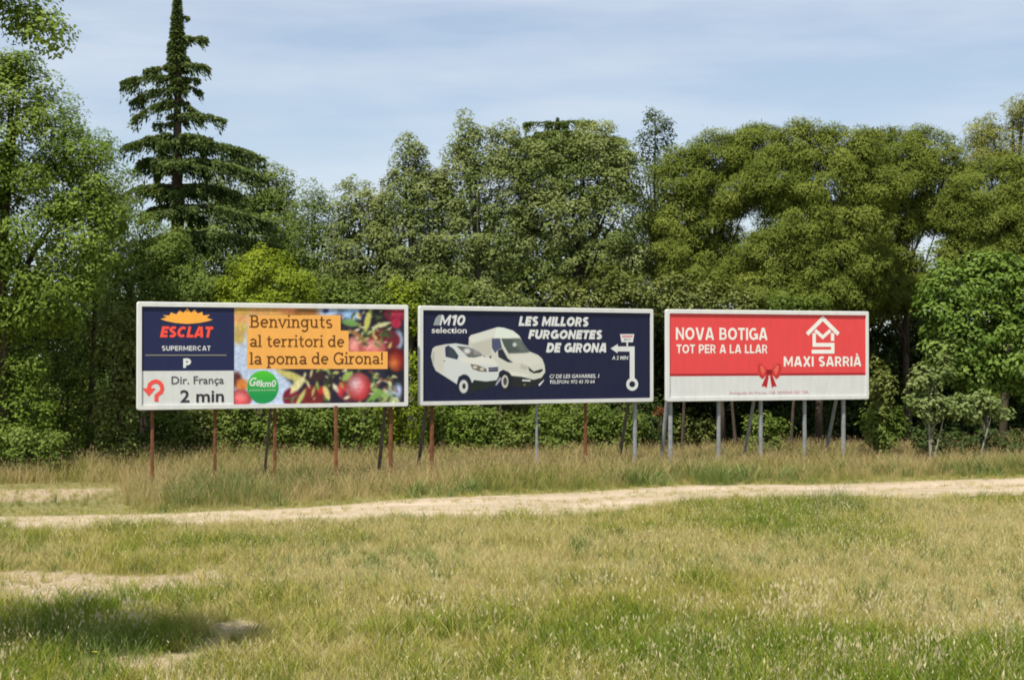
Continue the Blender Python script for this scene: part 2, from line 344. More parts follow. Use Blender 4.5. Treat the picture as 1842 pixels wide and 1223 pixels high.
# numpy painter for printed pictures
class Paint:
    def __init__(s, x0, y0, x1, y1, step, bgc):
        s.X, s.Y = np.meshgrid(np.arange(x0, x1 + step * .5, step), np.arange(y0, y1 + step * .5, step))
        s.c = np.zeros(s.X.shape + (3,)); s.c[:] = bgc; s.a = np.zeros(s.X.shape)
    def put(s, m, col):
        col = np.asarray(col, float); m3 = m[..., None]
        s.c = s.c * (1 - m3) + col * m3; s.a = np.maximum(s.a, m)
    def poly(s, pts, col, soft=0.6):
        x, y = s.X, s.Y; ins = np.zeros(x.shape, bool); dist = np.full(x.shape, 1e9); n = len(pts)
        for i in range(n):
            (ax, ay), (bx, by) = pts[i], pts[(i + 1) % n]
            if ay != by: ins ^= ((ay > y) != (by > y)) & (x < (bx - ax) * (y - ay) / (by - ay) + ax)
            dx, dy = bx - ax, by - ay; tt = np.clip(((x - ax) * dx + (y - ay) * dy) / (dx * dx + dy * dy + 1e-9), 0, 1)
            dist = np.minimum(dist, np.hypot(x - ax - tt * dx, y - ay - tt * dy))
        sd = np.where(ins, dist, -dist); s.put(np.clip(sd / soft + 0.5, 0, 1), col)
    def ell(s, cx, cy, rx, ry, col, soft=0.15, hi=None, hc=None):
        r = np.hypot((s.X - cx) / rx, (s.Y - cy) / ry); m = np.clip((1 - r) / soft + .5, 0, 1)
        col = np.asarray(col, float)
        if hi is not None:
            q = np.hypot((s.X - hi[0]) / rx, (s.Y - hi[1]) / ry); k = np.clip(1 - q * 0.75, 0, 1)[..., None] ** 1.5
            sh = np.clip(1.15 - 0.45 * r, .5, 1.2)[..., None]; col = (col * (1 - k) + np.asarray(hc, float) * k) * np.minimum(sh, 1)
        s.put(m, col)
    def leaf(s, cx, cy, ln, w, ang, col):
        ca, sa = math.cos(ang), math.sin(ang); u = ((s.X - cx) * ca + (s.Y - cy) * sa) / ln; v = (-(s.X - cx) * sa + (s.Y - cy) * ca) / w
        m = np.clip((1 - u * u - np.abs(v) * 1.1) / 0.3, 0, 1); m[np.abs(u) > 1] = 0
        s.put(m, np.asarray(col, float))
    def build(s, board, name, parent, mat, cut=None):
        h, w = s.X.shape; y = board.y(); V = []
        for px, py in zip(s.X.ravel(), s.Y.ravel()):
            a, b = board.loc(px, py); V.append((a, y, b))
        ii = np.arange(h * w).reshape(h, w); fa = np.stack([ii[1:, :-1], ii[1:, 1:], ii[:-1, 1:], ii[:-1, :-1]], -1).reshape(-1, 4)
        if cut is not None:
            k = s.a > cut; keep = (k[1:, :-1] | k[1:, 1:] | k[:-1, 1:] | k[:-1, :-1]).ravel(); fa = fa[keep]
        me = pymesh(name, V, fa.tolist()); q = np.clip(s.c / 255, 0, 1)
        q = np.where(q <= 0.04045, q / 12.92, ((q + 0.055) / 1.055) ** 2.4).reshape(-1, 3)
        at = me.attributes.new('ink', 'FLOAT_COLOR', 'POINT'); at.data.foreach_set('color', np.concatenate([q, np.ones((len(q), 1))], 1).astype(np.float32).ravel())
        return link(name, me, mat, parent)
t = NT('printed_picture'); M['picture'] = t.out(t.pbsdf(t.attr('ink', out='Color'), 0.45, 0.25))

INK = {k: print_mat('ink_' + k, lin(c)) for k, c in {
    'navy': (34, 40, 78), 'navy2': (26, 30, 60), 'white': (222, 223, 220), 'paper': (214, 215, 211), 'orange': (252, 178, 72), 'redorange': (250, 84, 62), 'amber': (244, 176, 88),
    'brown': (104, 62, 24), 'grey': (88, 88, 92), 'black': (52, 48, 56), 'arrow': (240, 84, 72), 'green': (40, 150, 66), 'red': (226, 74, 74), 'darkred': (166, 40, 46), 'pale': (236, 236, 226),
    'pink': (214, 150, 158), 'line': (150, 150, 120), 'silver': (150, 156, 160)}.items()}

# slab-serif stroke alphabet for the welcome text
def arc(cx, cy, rx, ry, a0, a1, n=12): return [(cx + rx * math.cos(math.radians(a0 + (a1 - a0) * k / n)), cy + ry * math.sin(math.radians(a0 + (a1 - a0) * k / n))) for k in range(n + 1)]
def ser(x0, x1, y=0.07): return ('s', [(x0, y), (x1, y)])
def tl(x): return ('s', [(x - .24, .93), (x + .02, .93)])
GL = {
 'l': (.50, [[(.24, 0), (.24, 1.45)], ser(0, .48), ('s', [(.0, 1.38), (.26, 1.38)])]),
 'i': (.50, [[(.24, 0), (.24, 1)], ser(0, .48), tl(.24), ('d', [(.24, 1.24), (.24, 1.46)])]),
 'n': (1.06, [[(.24, 0), (.24, 1)], ser(0, .46), tl(.24), [(.26, .62)] + arc(.54, .6, .26, .3, 150, 0) + [(.8, 0)], ser(.6, 1.02)]),
 'm': (1.66, [[(.24, 0), (.24, 1)], ser(0, .46), tl(.24), [(.26, .62)] + arc(.53, .6, .25, .3, 150, 0) + [(.78, 0)], ser(.6, .98), [(.8, .62)] + arc(1.07, .6, .25, .3, 150, 0) + [(1.32, 0)], ser(1.14, 1.56)]),
 'r': (.78, [[(.24, 0), (.24, 1)], ser(0, .52), tl(.24), [(.26, .58)] + arc(.56, .6, .28, .3, 160, 60)]),
 'u': (1.08, [[(.22, 1)] + arc(.5, .38, .28, .3, 180, 340) + [(.8, .45)], [(.8, 0), (.8, 1)], ('s', [(0, .93), (.24, .93)]), ('s', [(.58, .93), (.8, .93)]), ser(.8, 1.02)]),
 'e': (.98, [[(.14, .52), (.82, .52)], arc(.48, .5, .36, .42, 0, 315)]),
 'o': (1.02, [arc(.5, .5, .38, .42, 0, 360, 18)]),
 'a': (.98, [[(.14, .8)] + arc(.44, .62, .3, .3, 120, 0) + [(.74, 0)], arc(.44, .28, .3, .2, 0, 360, 14), ser(.74, .95)]),
 'd': (1.1, [arc(.46, .5, .34, .42, 0, 360, 16), [(.8, 0), (.8, 1.45)], ('s', [(.56, 1.38), (.8, 1.38)]), ser(.8, 1.02)]),
 'p': (1.1, [arc(.6, .5, .34, .42, 0, 360, 16), [(.24, -.42), (.24, 1)], ser(0, .5, -.36), tl(.24)]),
 'g': (1.06, [arc(.46, .54, .33, .38, 0, 360, 16), [(.8, 1)] + arc(.48, -.1, .32, .28, 0, -150), ('s', [(.78, .93), (1.0, .93)])]),
 't': (.76, [[(.32, 1.3)] + arc(.52, .3, .2, .22, 180, 320), ('s', [(.06, .93), (.66, .93)])]),
 'v': (.98, [[(.12, .95), (.48, .06), (.84, .95)], ('s', [(-.04, .93), (.32, .93)]), ('s', [(.64, .93), (1.0, .93)])]),
 's': (.86, [arc(.42, .72, .27, .22, 40, 240, 10) + arc(.42, .28, .29, .22, 60, -140, 10)]),
 'B': (1.2, [[(.26, 0), (.26, 1.4)], ('s', [(0, .07), (.3, .07)]), ('s', [(0, 1.33), (.3, 1.33)]), [(.26, 1.33), (.6, 1.33)] + arc(.62, 1.03, .26, .3, 90, -90) + [(.26, .73)], [(.3, .73), (.64, .73)] + arc(.66, .4, .32, .33, 90, -90) + [(.26, .07)]]),
 'G': (1.36, [arc(.66, .7, .52, .66, 50, 330, 20), [(1.14, .0), (1.14, .6)], ('s', [(.8, .6), (1.3, .6)]), [(1.1, 1.4), (1.1, 1.0)]]),
 '!': (.46, [[(.22, 1.45), (.22, .45)], ('d', [(.22, -.02), (.22, .2)])]), ' ': (.5, [])}
def slab(board, body, box, base, mat, parent):
    """box: ink x-range and (ascender top, baseline) in photo pixels"""
    x, lines, ws = 0.0, [], []
    for ch in body:
        adv, st = GL[ch]
        for s_ in st:
            kind, pts = s_ if isinstance(s_, tuple) else ('m', s_)
            lines.append([(x + a, b_) for a, b_ in pts]); ws.append({'m': .2, 's': .15, 'd': .24}[kind])
        x += adv
    x -= 0.05; x0, ytop, x1 = box
    A, B = board.loc(x0, base), board.loc(x1, base); T = board.loc((x0 + x1) / 2, ytop)[1]; Bz = board.loc((x0 + x1) / 2, base)[1]
    kx, kz = (B[0] - A[0]) / x, (T - Bz) / 1.45
    L2 = [[(A[0] + kx * a, Bz + kz * b_) for a, b_ in l] for l in lines]
    o = board.ribbon('lettering', L2, mat, parent, [w * (kx + kz) / 2 for w in ws]); o['kind'] = 'stuff'; return o

# heavy grotesque capitals as strokes; cap height 1
def caps(w):
    h = w / 2; t = 1 - h; m = .5
    def bowl(x0, x1, yb, yt): r_ = (yt - yb) / 2; return [(x0, yt), (x1 - r_, yt)] + arc(x1 - r_, (yb + yt) / 2, r_, r_, 90, -90, 8)[1:-1] + [(x1 - r_, yb), (x0, yb)]
    return {'A': (.86, [[(h * .9, 0), (.43 - h * .45, 1)], [(.86 - h * .9, 0), (.43 + h * .45, 1)], [(.2, .27), (.66, .27)]]),
     'V': (.84, [[(h * .9, 1), (.42 - h * .3, 0)], [(.84 - h * .9, 1), (.42 + h * .3, 0)]]),
     'X': (.82, [[(h, 0), (.82 - h, 1)], [(h, 1), (.82 - h, 0)]]),
     'M': (.98, [[(h, 0), (h, 1)], [(.98 - h, 0), (.98 - h, 1)], [(h * 1.1, .96), (.49, .22), (.98 - h * 1.1, .96)]]),
     'N': (.80, [[(h, 0), (h, 1)], [(.80 - h, 0), (.80 - h, 1)], [(h, .93), (.80 - h, .07)]]),
     'L': (.60, [[(h, 1), (h, h), (.60, h)]]), 'I': (w, [[(h, 0), (h, 1)]]),
     'E': (.64, [[(.64, t), (h, t), (h, h), (.64, h)], [(h, m), (.58, m)]]), 'F': (.60, [[(.60, t), (h, t), (h, 0)], [(h, .46), (.54, .46)]]),
     'T': (.68, [[(0, t), (.68, t)], [(.34, 0), (.34, t)]]), 'U': (.78, [[(h, 1)] + arc(.39, .39, .39 - h, .39 - h, 180, 360, 10) + [(.78 - h, 1)]]),
     'O': (.90, [arc(.45, .5, .45 - h, .5 - h, 90, 450, 20)]), '0': (.74, [arc(.37, .5, .37 - h, .5 - h, 90, 450, 20)]), '1': (.42, [[(.42 - h, 0), (.42 - h, 1)], [(0, .74), (.42 - h, .93)]]),
     'C': (.84, [arc(.45, .5, .45 - h, .5 - h, 50, 310, 16)]), 'G': (.88, [arc(.45, .5, .45 - h, .5 - h, 50, 335, 16), [(.50, .45), (.88, .45)], [(.88 - h * .8, .45), (.88 - h * .8, .06)]]),
     'D': (.80, [[(h, 0), (h, 1)], [(h, t), (.36, t)] + arc(.36, .5, .44 - h, .5 - h, 90, -90, 10)[1:-1] + [(.36, h), (h, h)]]),
     'P': (.70, [[(h, 0), (h, 1)], bowl(h, .70 - h * .9, .42, t)]), 'R': (.74, [[(h, 0), (h, 1)], bowl(h, .70 - h * .9, .44, t), [(.40, .44), (.74 - h * .9, 0)]]),
     'B': (.74, [[(h, 0), (h, 1)], bowl(h, .68 - h * .9, .52, t), bowl(h, .74 - h * .9, h, .52)]),
     'S': (.70, [arc(.35, .72, .35 - h, .28 - h * .9, 35, 200, 9) + [(.24, .56), (.46, .44)] + arc(.35, .28, .35 - h, .28 - h * .9, 20, -145, 9)]),
     'À': (.86, [[(h * .9, 0), (.43 - h * .45, 1)], [(.86 - h * .9, 0), (.43 + h * .45, 1)], [(.2, .27), (.66, .27)], [(.28, 1.28), (.50, 1.10)]]), ' ': (.30, [])}
def sans(board, body, box, mat, parent, w=.24, shear=0.0, gap=.09):
    CAP = caps(w); x, lines, ws = 0.0, [], []
    for ch in body:
        adv, st = CAP[ch]
        for k, ln in enumerate(st): lines.append([(x + p_ + shear * q_, q_) for p_, q_ in ln]); ws.append(w * (.82 if ch in 'MNSBR' and k else 1) * (.7 if ch == 'À' and k == 3 else 1))
        x += adv + gap
    x += shear - gap; x0, y0, x1, y1 = box; ym = (y0 + y1) / 2; xm = (x0 + x1) / 2
    A, B = board.loc(x0, ym)[0], board.loc(x1, ym)[0]; T, Bz = board.loc(xm, y0)[1], board.loc(xm, y1)[1]; kx, kz = (B - A) / x, T - Bz
    o = board.ribbon('lettering', [[(A + kx * p_, Bz + kz * q_) for p_, q_ in l] for l in lines], mat, parent, [v * (kx + kz) / 2 for v in ws]); o['kind'] = 'stuff'; return o

# ------------------------------------------------------------------ billboard one: supermarket and apples
RU, RO, DK, GA = M['rust'], M['rust2'], M['dark_steel'], M['galv']
b1 = make_board(246, 43.05, 734, 46.15, 'largest white framed billboard with navy supermarket panel and apple photo, on rusty posts',
    [(276, RU, .09, 0, DK, 0), (389, RU, .085, 0, DK, 0), (497, RU, .09, 1.2, DK, 0), (602, RO, .095, 0, DK, 1), (706, RU, .11, 1.2, DK, 0)])
Z1 = lambda x, y: (240 + x / 5.826, 540 + y / 5.826)
Z2 = lambda x, y: (410 + x / 5.582, 540 + y / 5.582)
h, W = b1.h, b1.W
xs1 = b1.loc(420.5, 640)[0]; zs1 = b1.loc(330, 667)[1]
navy = b1.polyl('navy_panel', [(-h + W, zs1), (xs1, zs1), (xs1, b1.z1 - W), (-h + W, b1.z1 - W)], INK['navy'], b1.root, -0.003)
white1 = b1.polyl('white_panel', [(-h + W, b1.z0 + W), (xs1, b1.z0 + W), (xs1, zs1), (-h + W, zs1)], INK['paper'], b1.root, -0.003)
b1.lvl = 2
tips = [(283, 196), (308, 158), (392, 128), (484, 104), (565, 84), (642, 94), (722, 122), (802, 152), (830, 205)]
val = [(350, 182), (376, 160), (450, 148), (522, 132), (604, 132), (672, 140), (728, 160), (768, 184)]
sunp = []
for i, q in enumerate(tips):
    sunp.append(Z1(*q))
    if i < len(val): sunp.append(Z1(*val[i]))
sunp += [Z1(*q) for q in ((770, 222), (690, 238), (565, 248), (440, 238), (340, 218))]
b1.poly('sun_emblem', sunp, INK['orange'], navy)
sans(b1, 'ESCLAT', (*Z1(278, 275), *Z1(838, 390)), INK['redorange'], navy, .25, .2, .06)
sans(b1, 'SUPERMERCAT', (*Z1(298, 478), *Z1(808, 528)), INK['white'], navy, .18, 0, .14)
b1.poly('divider_line', [Z1(125, 571), Z1(975, 571), Z1(975, 580), Z1(125, 580)], INK['line'], navy)
sans(b1, 'P', (*Z1(520, 610), *Z1(603, 708)), INK['white'], navy, .27)
loop = [Z1(241, 1062), Z1(241, 1000)] + [Z1(a, b_) for a, b_ in [(262, 982), (290, 962), (302, 930), (296, 892), (272, 862), (236, 848), (200, 858), (172, 882), (162, 918), (162, 930)]]
b1.px_ribbon('turn_arrow', [loop], INK['arrow'], white1, [6.8])
b1.poly('arrow_head', [Z1(92, 922), Z1(232, 922), Z1(162, 1006)], INK['arrow'], white1)
b1.text('Dir. França', (*Z1(398, 795), *Z1(948, 897)), INK['grey'], white1, 0, 0.012)
b1.text('2 min', (*Z1(490, 938), *Z1(948, 1068)), INK['black'], white1, 0, 0.018)

pa = Paint(421, 550.5, 726, 731, 1.4, (186, 202, 226))
def z2(x, y): return Z2(x, y)
k2 = 1 / 5.582
def E(x, y, rx, ry, col, **kw):
    c = z2(x, y)
    if 'hi' in kw: kw['hi'] = z2(*kw['hi'])
    pa.ell(c[0], c[1], rx * k2, ry * k2, col, **kw)
def LF(x, y, ln, w, ang, col): c = z2(x, y); pa.leaf(c[0], c[1], ln * k2, w * k2, math.radians(ang), col)
r2 = random.Random(3)
pa.poly([z2(1090, 0), z2(1900, 0), z2(1900, 1100), z2(560, 1100), z2(700, 900), z2(500, 690), z2(1000, 560)], (40, 36, 52), 8)
for x, y, rx_, ry_, c in [(500, 110, 420, 60, (214, 158, 88)), (760, 120, 190, 40, (150, 100, 50)), (130, 110, 80, 60, (196, 160, 78)), (120, 200, 90, 60, (222, 160, 104)), (130, 280, 70, 60, (206, 176, 96)), (110, 370, 60, 70, (190, 164, 96)), (600, 90, 90, 30, (236, 150, 100)),
        (1020, 110, 110, 50, (170, 190, 220)), (980, 105, 30, 25, (50, 60, 110)), (1240, 130, 110, 70, (152, 186, 228)), (1705, 400, 50, 90, (170, 196, 222)), (1650, 930, 80, 110, (150, 168, 150)), (1700, 900, 40, 70, (170, 190, 226)), (560, 960, 90, 110, (190, 206, 232))]:
    E(x, y, rx_, ry_, c, soft=0.7)
for x, y, rx_, ry_, c in [(1370, 140, 60, 50, (30, 30, 80)), (1560, 230, 130, 120, (36, 30, 36)), (1600, 720, 140, 160, (28, 30, 40)), (1500, 760, 90, 120, (40, 40, 60)), (880, 760, 80, 60, (60, 40, 40))]: E(x, y, rx_, ry_, c, soft=.5)
E(1690, 130, 130, 90, (150, 36, 66), hi=(1700, 80), hc=(200, 70, 90)); E(1690, 235, 50, 50, (170, 40, 70))
E(1560, 400, 170, 110, (110, 34, 46)); E(1280, 470, 110, 110, (214, 112, 104), hi=(1260, 430), hc=(240, 170, 160)); E(1450, 480, 140, 90, (220, 110, 106), hi=(1440, 440), hc=(244, 170, 160))
E(1690, 600, 95, 120, (124, 26, 32), hi=(1655, 640), hc=(240, 140, 70)); E(1180, 900, 90, 90, (210, 60, 66)); E(1310, 870, 122, 142, (222, 66, 70), hi=(1280, 840), hc=(224, 200, 206)); E(1210, 960, 70, 60, (110, 40, 60), soft=.6)
E(640, 980, 90, 100, (120, 30, 56)); E(850, 960, 120, 110, (120, 40, 40)); E(940, 900, 40, 40, (190, 50, 50)); E(90, 800, 50, 80, (96, 50, 50), soft=.6); E(140, 850, 60, 60, (214, 130, 60), soft=.6); E(120, 985, 120, 90, (226, 82, 88), hi=(130, 960), hc=(244, 140, 140))
for _ in range(190):
    zone = r2.choice([(1140, 1650, 100, 330), (480, 1080, 690, 1020), (1080, 1560, 690, 1030), (1440, 1700, 760, 1030), (1280, 1640, 280, 480)])
    LF(r2.uniform(zone[0], zone[1]), r2.uniform(zone[2], zone[3]), r2.uniform(18, 62), r2.uniform(8, 22), r2.uniform(0, 180), r2.choice([(206, 200, 150), (150, 172, 86), (96, 128, 60), (70, 96, 52), (196, 186, 110), (120, 60, 50), (60, 66, 40), (222, 214, 176)]))
for x, y, ln, w, a, c in [(1400, 210, 130, 40, 100, (190, 190, 100)), (1230, 230, 110, 45, 10, (110, 150, 80)), (1540, 250, 120, 30, -15, (200, 196, 150)), (1290, 340, 110, 30, 30, (150, 110, 70)), (640, 760, 200, 50, 20, (196, 186, 110)), (700, 850, 130, 50, -50, (222, 212, 156)), (730, 980, 120, 30, -60, (190, 190, 110)), (990, 930, 90, 40, 70, (226, 206, 130)),
        (1040, 840, 110, 18, 90, (60, 46, 30)), (1530, 930, 110, 45, 30, (140, 170, 90)), (1480, 960, 90, 40, -30, (120, 160, 80)), (1200, 760, 80, 50, -40, (150, 176, 90)), (1080, 880, 60, 30, 60, (206, 200, 170))]: LF(x, y, ln, w, a, c)
E(1310, 870, 118, 138, (222, 66, 70), hi=(1275, 835), hc=(226, 206, 212))
for _ in range(2):
    pa.c = (pa.c + np.roll(pa.c, 1, 0) + np.roll(pa.c, -1, 0) + np.roll(pa.c, 1, 1) + np.roll(pa.c, -1, 1)) / 5
pa.c = np.clip(pa.c * (0.86 + 0.28 * fbm(pa.X * .25, pa.Y * .25, 3))[..., None], 0, 255)
pic = pa.build(b1, 'apple_picture', b1.root, M['picture'])
band = b1.poly('text_band', [z2(205, 155), z2(1130, 150), z2(1130, 305), z2(1210, 305), z2(1210, 515), z2(1602, 515), z2(1602, 690), z2(190, 690), z2(190, 300), z2(205, 300)], INK['amber'], pic)
slab(b1, 'Benvinguts', (*z2(215, 150), z2(1048, 0)[0]), z2(0, 278)[1], INK['brown'], band)
slab(b1, 'al territori de', (*z2(215, 350), z2(1168, 0)[0]), z2(0, 470)[1], INK['brown'], band)
slab(b1, 'la poma de Girona!', (*z2(215, 522), z2(1560, 0)[0]), z2(0, 643)[1], INK['brown'], band)
pb = Paint(*z2(180, 690), *z2(520, 1050), 0.9, (40, 150, 66)); rr = np.hypot((pb.X - z2(350, 0)[0]) / (158 * k2), (pb.Y - z2(0, 872)[1]) / (168 * k2))
gtop = np.clip((z2(0, 960)[1] - pb.Y) / (250 * k2), 0, 1)[..., None]; pb.c = (1 - gtop) * np.array((34, 146, 78.)) + gtop * np.array((84, 196, 52.)); pb.a = (rr < 0.97).astype(float)
badge = pb.build(b1, 'green_badge', pic, M['picture'], cut=0.5)
b1.text('Ge', (*z2(215, 775), *z2(325, 862)), INK['white'], badge, 0.3, 0.02)
b1.text('km0', (*z2(322, 800), *z2(482, 872)), INK['white'], badge, 0.15, 0.02)
b1.text('producte de proximitat', (*z2(215, 893), *z2(482, 912)), INK['white'], badge, 0, 0.0)

# ------------------------------------------------------------------ billboard two: vans
b2 = make_board(753, 46.70, 1174.5, 50.55, 'dark navy billboard with two white vans and a route arrow, middle of the three',
    [(781, RU, .11, 1.1, DK, 0), (970, GA, .07, 0, DK, 0), (1058, RO, .09, 0, DK, 0), (1147, GA, .11, 1.1, DK, 0)])
h, W = b2.h, b2.W
nv = b2.polyl('navy_panel', [(-h + W, b2.z0 + W), (h - W, b2.z0 + W), (h - W, b2.z1 - W), (-h + W, b2.z1 - W)], INK['navy2'], b2.root, -0.003); b2.lvl = 1
K3 = 6.436
Z3 = lambda x, y: (750 + x / K3, 545 + y / K3)
Z4 = lambda x, y: (920 + x / 6.438, 545 + y / 6.438)
pv = Paint(771, 585, 986, 718, 0.8, (26, 30, 60))
def PG(pts, col, soft=0.9): pv.poly([Z3(*q) for q in pts], col, soft)
def EL(x, y, rx_, ry_, col, **k): c = Z3(x, y); pv.ell(c[0], c[1], rx_ / K3, ry_ / K3, col, **k)
PG([(930, 830), (1060, 830), (1330, 880), (1480, 800), (1480, 860), (1440, 940), (1330, 975), (1150, 980), (1060, 960), (960, 930)], (36, 40, 40))
PG([(595, 560), (600, 400), (625, 372), (720, 345), (930, 280), (1000, 285), (1110, 320), (1180, 375), (1240, 480), (1300, 560), (1400, 600), (1450, 645), (1478, 720), (1485, 800), (1440, 865), (1350, 888), (1200, 850), (1080, 838), (1060, 800), (1000, 772), (960, 790), (930, 850), (600, 760)], (206, 206, 192))
PG([(600, 400), (625, 372), (720, 345), (930, 280), (905, 330), (880, 400), (640, 480)], (214, 216, 204))
PG([(930, 280), (1000, 285), (1110, 320), (1180, 375), (1205, 412), (985, 404), (890, 402), (905, 330)], (222, 228, 216))
PG([(595, 480), (860, 410), (860, 600), (760, 620), (640, 510)], (192, 190, 176), 6)
PG([(865, 412), (960, 410), (985, 525), (935, 545), (905, 580), (868, 520)], (78, 84, 112))
PG([(975, 412), (1190, 412), (1250, 490), (1302, 572), (1240, 582), (1062, 588), (1010, 500)], (78, 88, 84))
PG([(1100, 420), (1190, 420), (1280, 560), (1200, 560)], (104, 114, 106), 8); EL(1130, 482, 24, 24, (196, 204, 196), soft=.8)
PG([(935, 548), (990, 530), (1050, 640), (1110, 690), (1050, 685), (942, 625)], (42, 46, 58))
PG([(1070, 592), (1290, 585), (1400, 620), (1440, 690), (1300, 740), (1130, 690)], (214, 212, 200), 8)
PG([(1200, 700), (1290, 735), (1270, 780), (1200, 760)], (186, 182, 170), 4)
PG([(1288, 738), (1350, 792), (1450, 762), (1460, 778), (1425, 806), (1350, 814), (1300, 785)], (34, 32, 34))
PG([(1080, 790), (1280, 830), (1300, 850), (1200, 850), (1080, 838)], (222, 218, 206), 4)
PG([(1218, 884), (1316, 888), (1314, 908), (1218, 904)], (214, 216, 214)); PG([(1404, 945), (1470, 884), (1468, 902), (1420, 962)], (220, 222, 220)); EL(1245, 945, 14, 10, (120, 110, 90))
EL(1030, 905, 76, 112, (30, 32, 38), soft=.1); EL(1018, 908, 40, 76, (196, 194, 186), soft=.2); EL(1020, 905, 22, 46, (70, 70, 72), soft=.3)
PG([(880, 960), (960, 860), (985, 870), (925, 950)], (176, 176, 190), 3)
PG([(640, 880), (800, 900), (920, 890), (955, 850), (900, 960), (850, 985), (680, 1010), (620, 1060), (600, 900)], (36, 42, 40))
PG([(163, 620), (180, 530), (212, 503), (330, 478), (450, 466), (580, 488), (645, 508), (725, 570), (770, 615), (880, 650), (930, 700), (948, 760), (945, 850), (920, 893), (800, 908), (660, 890), (640, 925), (600, 862), (540, 838), (482, 852), (466, 942), (220, 785), (188, 720)], (208, 212, 208))
PG([(163, 620), (180, 530), (212, 503), (330, 480), (322, 620), (300, 800), (220, 785), (188, 720)], (204, 202, 190), 4)
PG([(170, 640), (190, 560), (200, 560), (195, 720)], (170, 172, 170), 3)
PG([(480, 640), (760, 620), (900, 660), (930, 720), (620, 700), (520, 680)], (222, 220, 210), 6)
PG([(325, 512), (362, 490), (425, 532), (482, 612), (465, 654), (330, 622)], (52, 56, 84)); PG([(365, 520), (420, 545), (470, 615), (440, 640), (372, 615)], (60, 72, 74), 3)
PG([(455, 496), (600, 510), (722, 570), (762, 608), (665, 632), (592, 628), (525, 562)], (104, 106, 104)); EL(580, 555, 40, 32, (214, 212, 208), soft=.9); PG([(640, 520), (722, 572), (740, 600), (660, 600)], (150, 146, 142), 5)
PG([(618, 705), (700, 718), (800, 758), (812, 797), (722, 792), (640, 762)], (112, 106, 92)); EL(672, 742, 28, 16, (206, 200, 184), soft=.6); EL(752, 765, 26, 16, (206, 200, 184), soft=.6)
PG([(826, 748), (942, 740), (938, 792), (832, 797)], (58, 60, 82)); PG([(830, 765), (940, 758), (940, 766), (830, 774)], (140, 144, 160))
EL(318, 672, 9, 7, (90, 90, 90)); EL(850, 625, 12, 14, (70, 70, 74)); EL(780, 618, 10, 8, (110, 110, 110))
EL(548, 945, 84, 118, (32, 36, 52), soft=.1); EL(540, 966, 52, 78, (204, 204, 198), soft=.2); EL(544, 962, 20, 32, (50, 50, 54), soft=.3)
vp = pv.build(b2, 'van_picture', nv, M['picture'], cut=0.45)
sans(b2, 'M10', (*Z3(252, 138), *Z3(572, 260)), INK['white'], nv, .22, .22)
b2.poly('speed_wedge', [Z3(188, 258), Z3(215, 175), Z3(250, 138), Z3(285, 138), Z3(262, 258)], INK['silver'], nv)
b2.text('selection', (*Z3(170, 280), *Z3(575, 350)), INK['white'], nv, 0, 0.016)
for s_, bx in (('LES MILLORS', (80, 160, 905, 268)), ('FURGONETES', (190, 313, 1062, 417)), ('DE GIRONA', (398, 463, 1115, 572))):
    sans(b2, s_, (*Z4(bx[0], bx[1]), *Z4(bx[2], bx[3])), INK['white'], nv, .27, .2, .06)
b2.poly('route_arrow', [Z4(*q) for q in ((1148, 526), (1232, 474), (1228, 503), (1424, 503), (1424, 880), (1368, 880), (1368, 562), (1228, 560), (1226, 582))], INK['white'], nv)
b2.px_ribbon('route_ring', [[Z4(1397 + 52 * math.cos(a), 940 + 55 * math.sin(a)) for a in np.linspace(0, 2 * math.pi, 29)]], INK['white'], nv, [5.6])
sg = b2.poly('sign_symbol', [Z4(*q) for q in ((1256, 360), (1420, 360), (1404, 454), (1272, 454))], INK['white'], nv)
b2.poly('sign_band', [Z4(*q) for q in ((1276, 374), (1402, 374), (1400, 400), (1278, 400))], INK['pink'], sg)
b2.text('M10', (*Z4(1300, 408), *Z4(1376, 436)), INK['silver'], sg, .2, .02)
b2.poly('sign_stem', [Z4(*q) for q in ((1330, 454), (1347, 454), (1347, 503), (1330, 503))], INK['white'], nv)
b2.text('A 2 MIN', (*Z4(1162, 612), *Z4(1350, 656)), INK['white'], nv, 0.15, 0.02)
b2.text('C/ DE LES GAVARRES, 1', (*Z4(440, 824), *Z4(1015, 876)), INK['white'], nv, 0.15, 0.02)
b2.text('TELÈFON: 972 43 70 64', (*Z4(440, 880), *Z4(960, 932)), INK['white'], nv, 0.15, 0.012)

# ------------------------------------------------------------------ billboard three: red homeware shop
b3 = make_board(1197, 50.55, 1562, 53.3, 'red and white billboard with house emblem and ribbon bow, rightmost, on grey posts',
    [(1210, GA, .12, 0.7, GA, 0), (1297, GA, .11, 0, GA, 0), (1373, GA, .11, 1.25, GA, 0), (1452, GA, .11, 0, GA, 0), (1522, GA, .12, 1.25, GA, 0)])
h, W = b3.h, b3.W
Z5 = lambda x, y: (1190 + x / 4.847, 545 + y / 4.847)
zs = b3.loc(*Z5(940, 634))[1]; zr = b3.loc(*Z5(940, 612))[1]
red = b3.polyl('red_panel', [(-h + W, zr), (h - W, zr), (h - W, b3.z1 - W), (-h + W, b3.z1 - W)], INK['red'], b3.root, -0.003)
b3.polyl('ribbon', [(-h + W, zs), (h - W, zs), (h - W, zr), (-h + W, zr)], INK['darkred'], b3.root, -0.003)
wh = b3.polyl('white_panel', [(-h + W, b3.z0 + W), (h - W, b3.z0 + W), (h - W, zs), (-h + W, zs)], INK['paper'], b3.root, -0.003); b3.lvl = 2
sans(b3, 'NOVA BOTIGA', (*Z5(125, 215), *Z5(922, 322)), INK['pale'], red, .19, 0, .13)
sans(b3, 'TOT PER A LA LLAR', (*Z5(130, 362), *Z5(922, 438)), INK['pale'], red, .19, 0, .12)
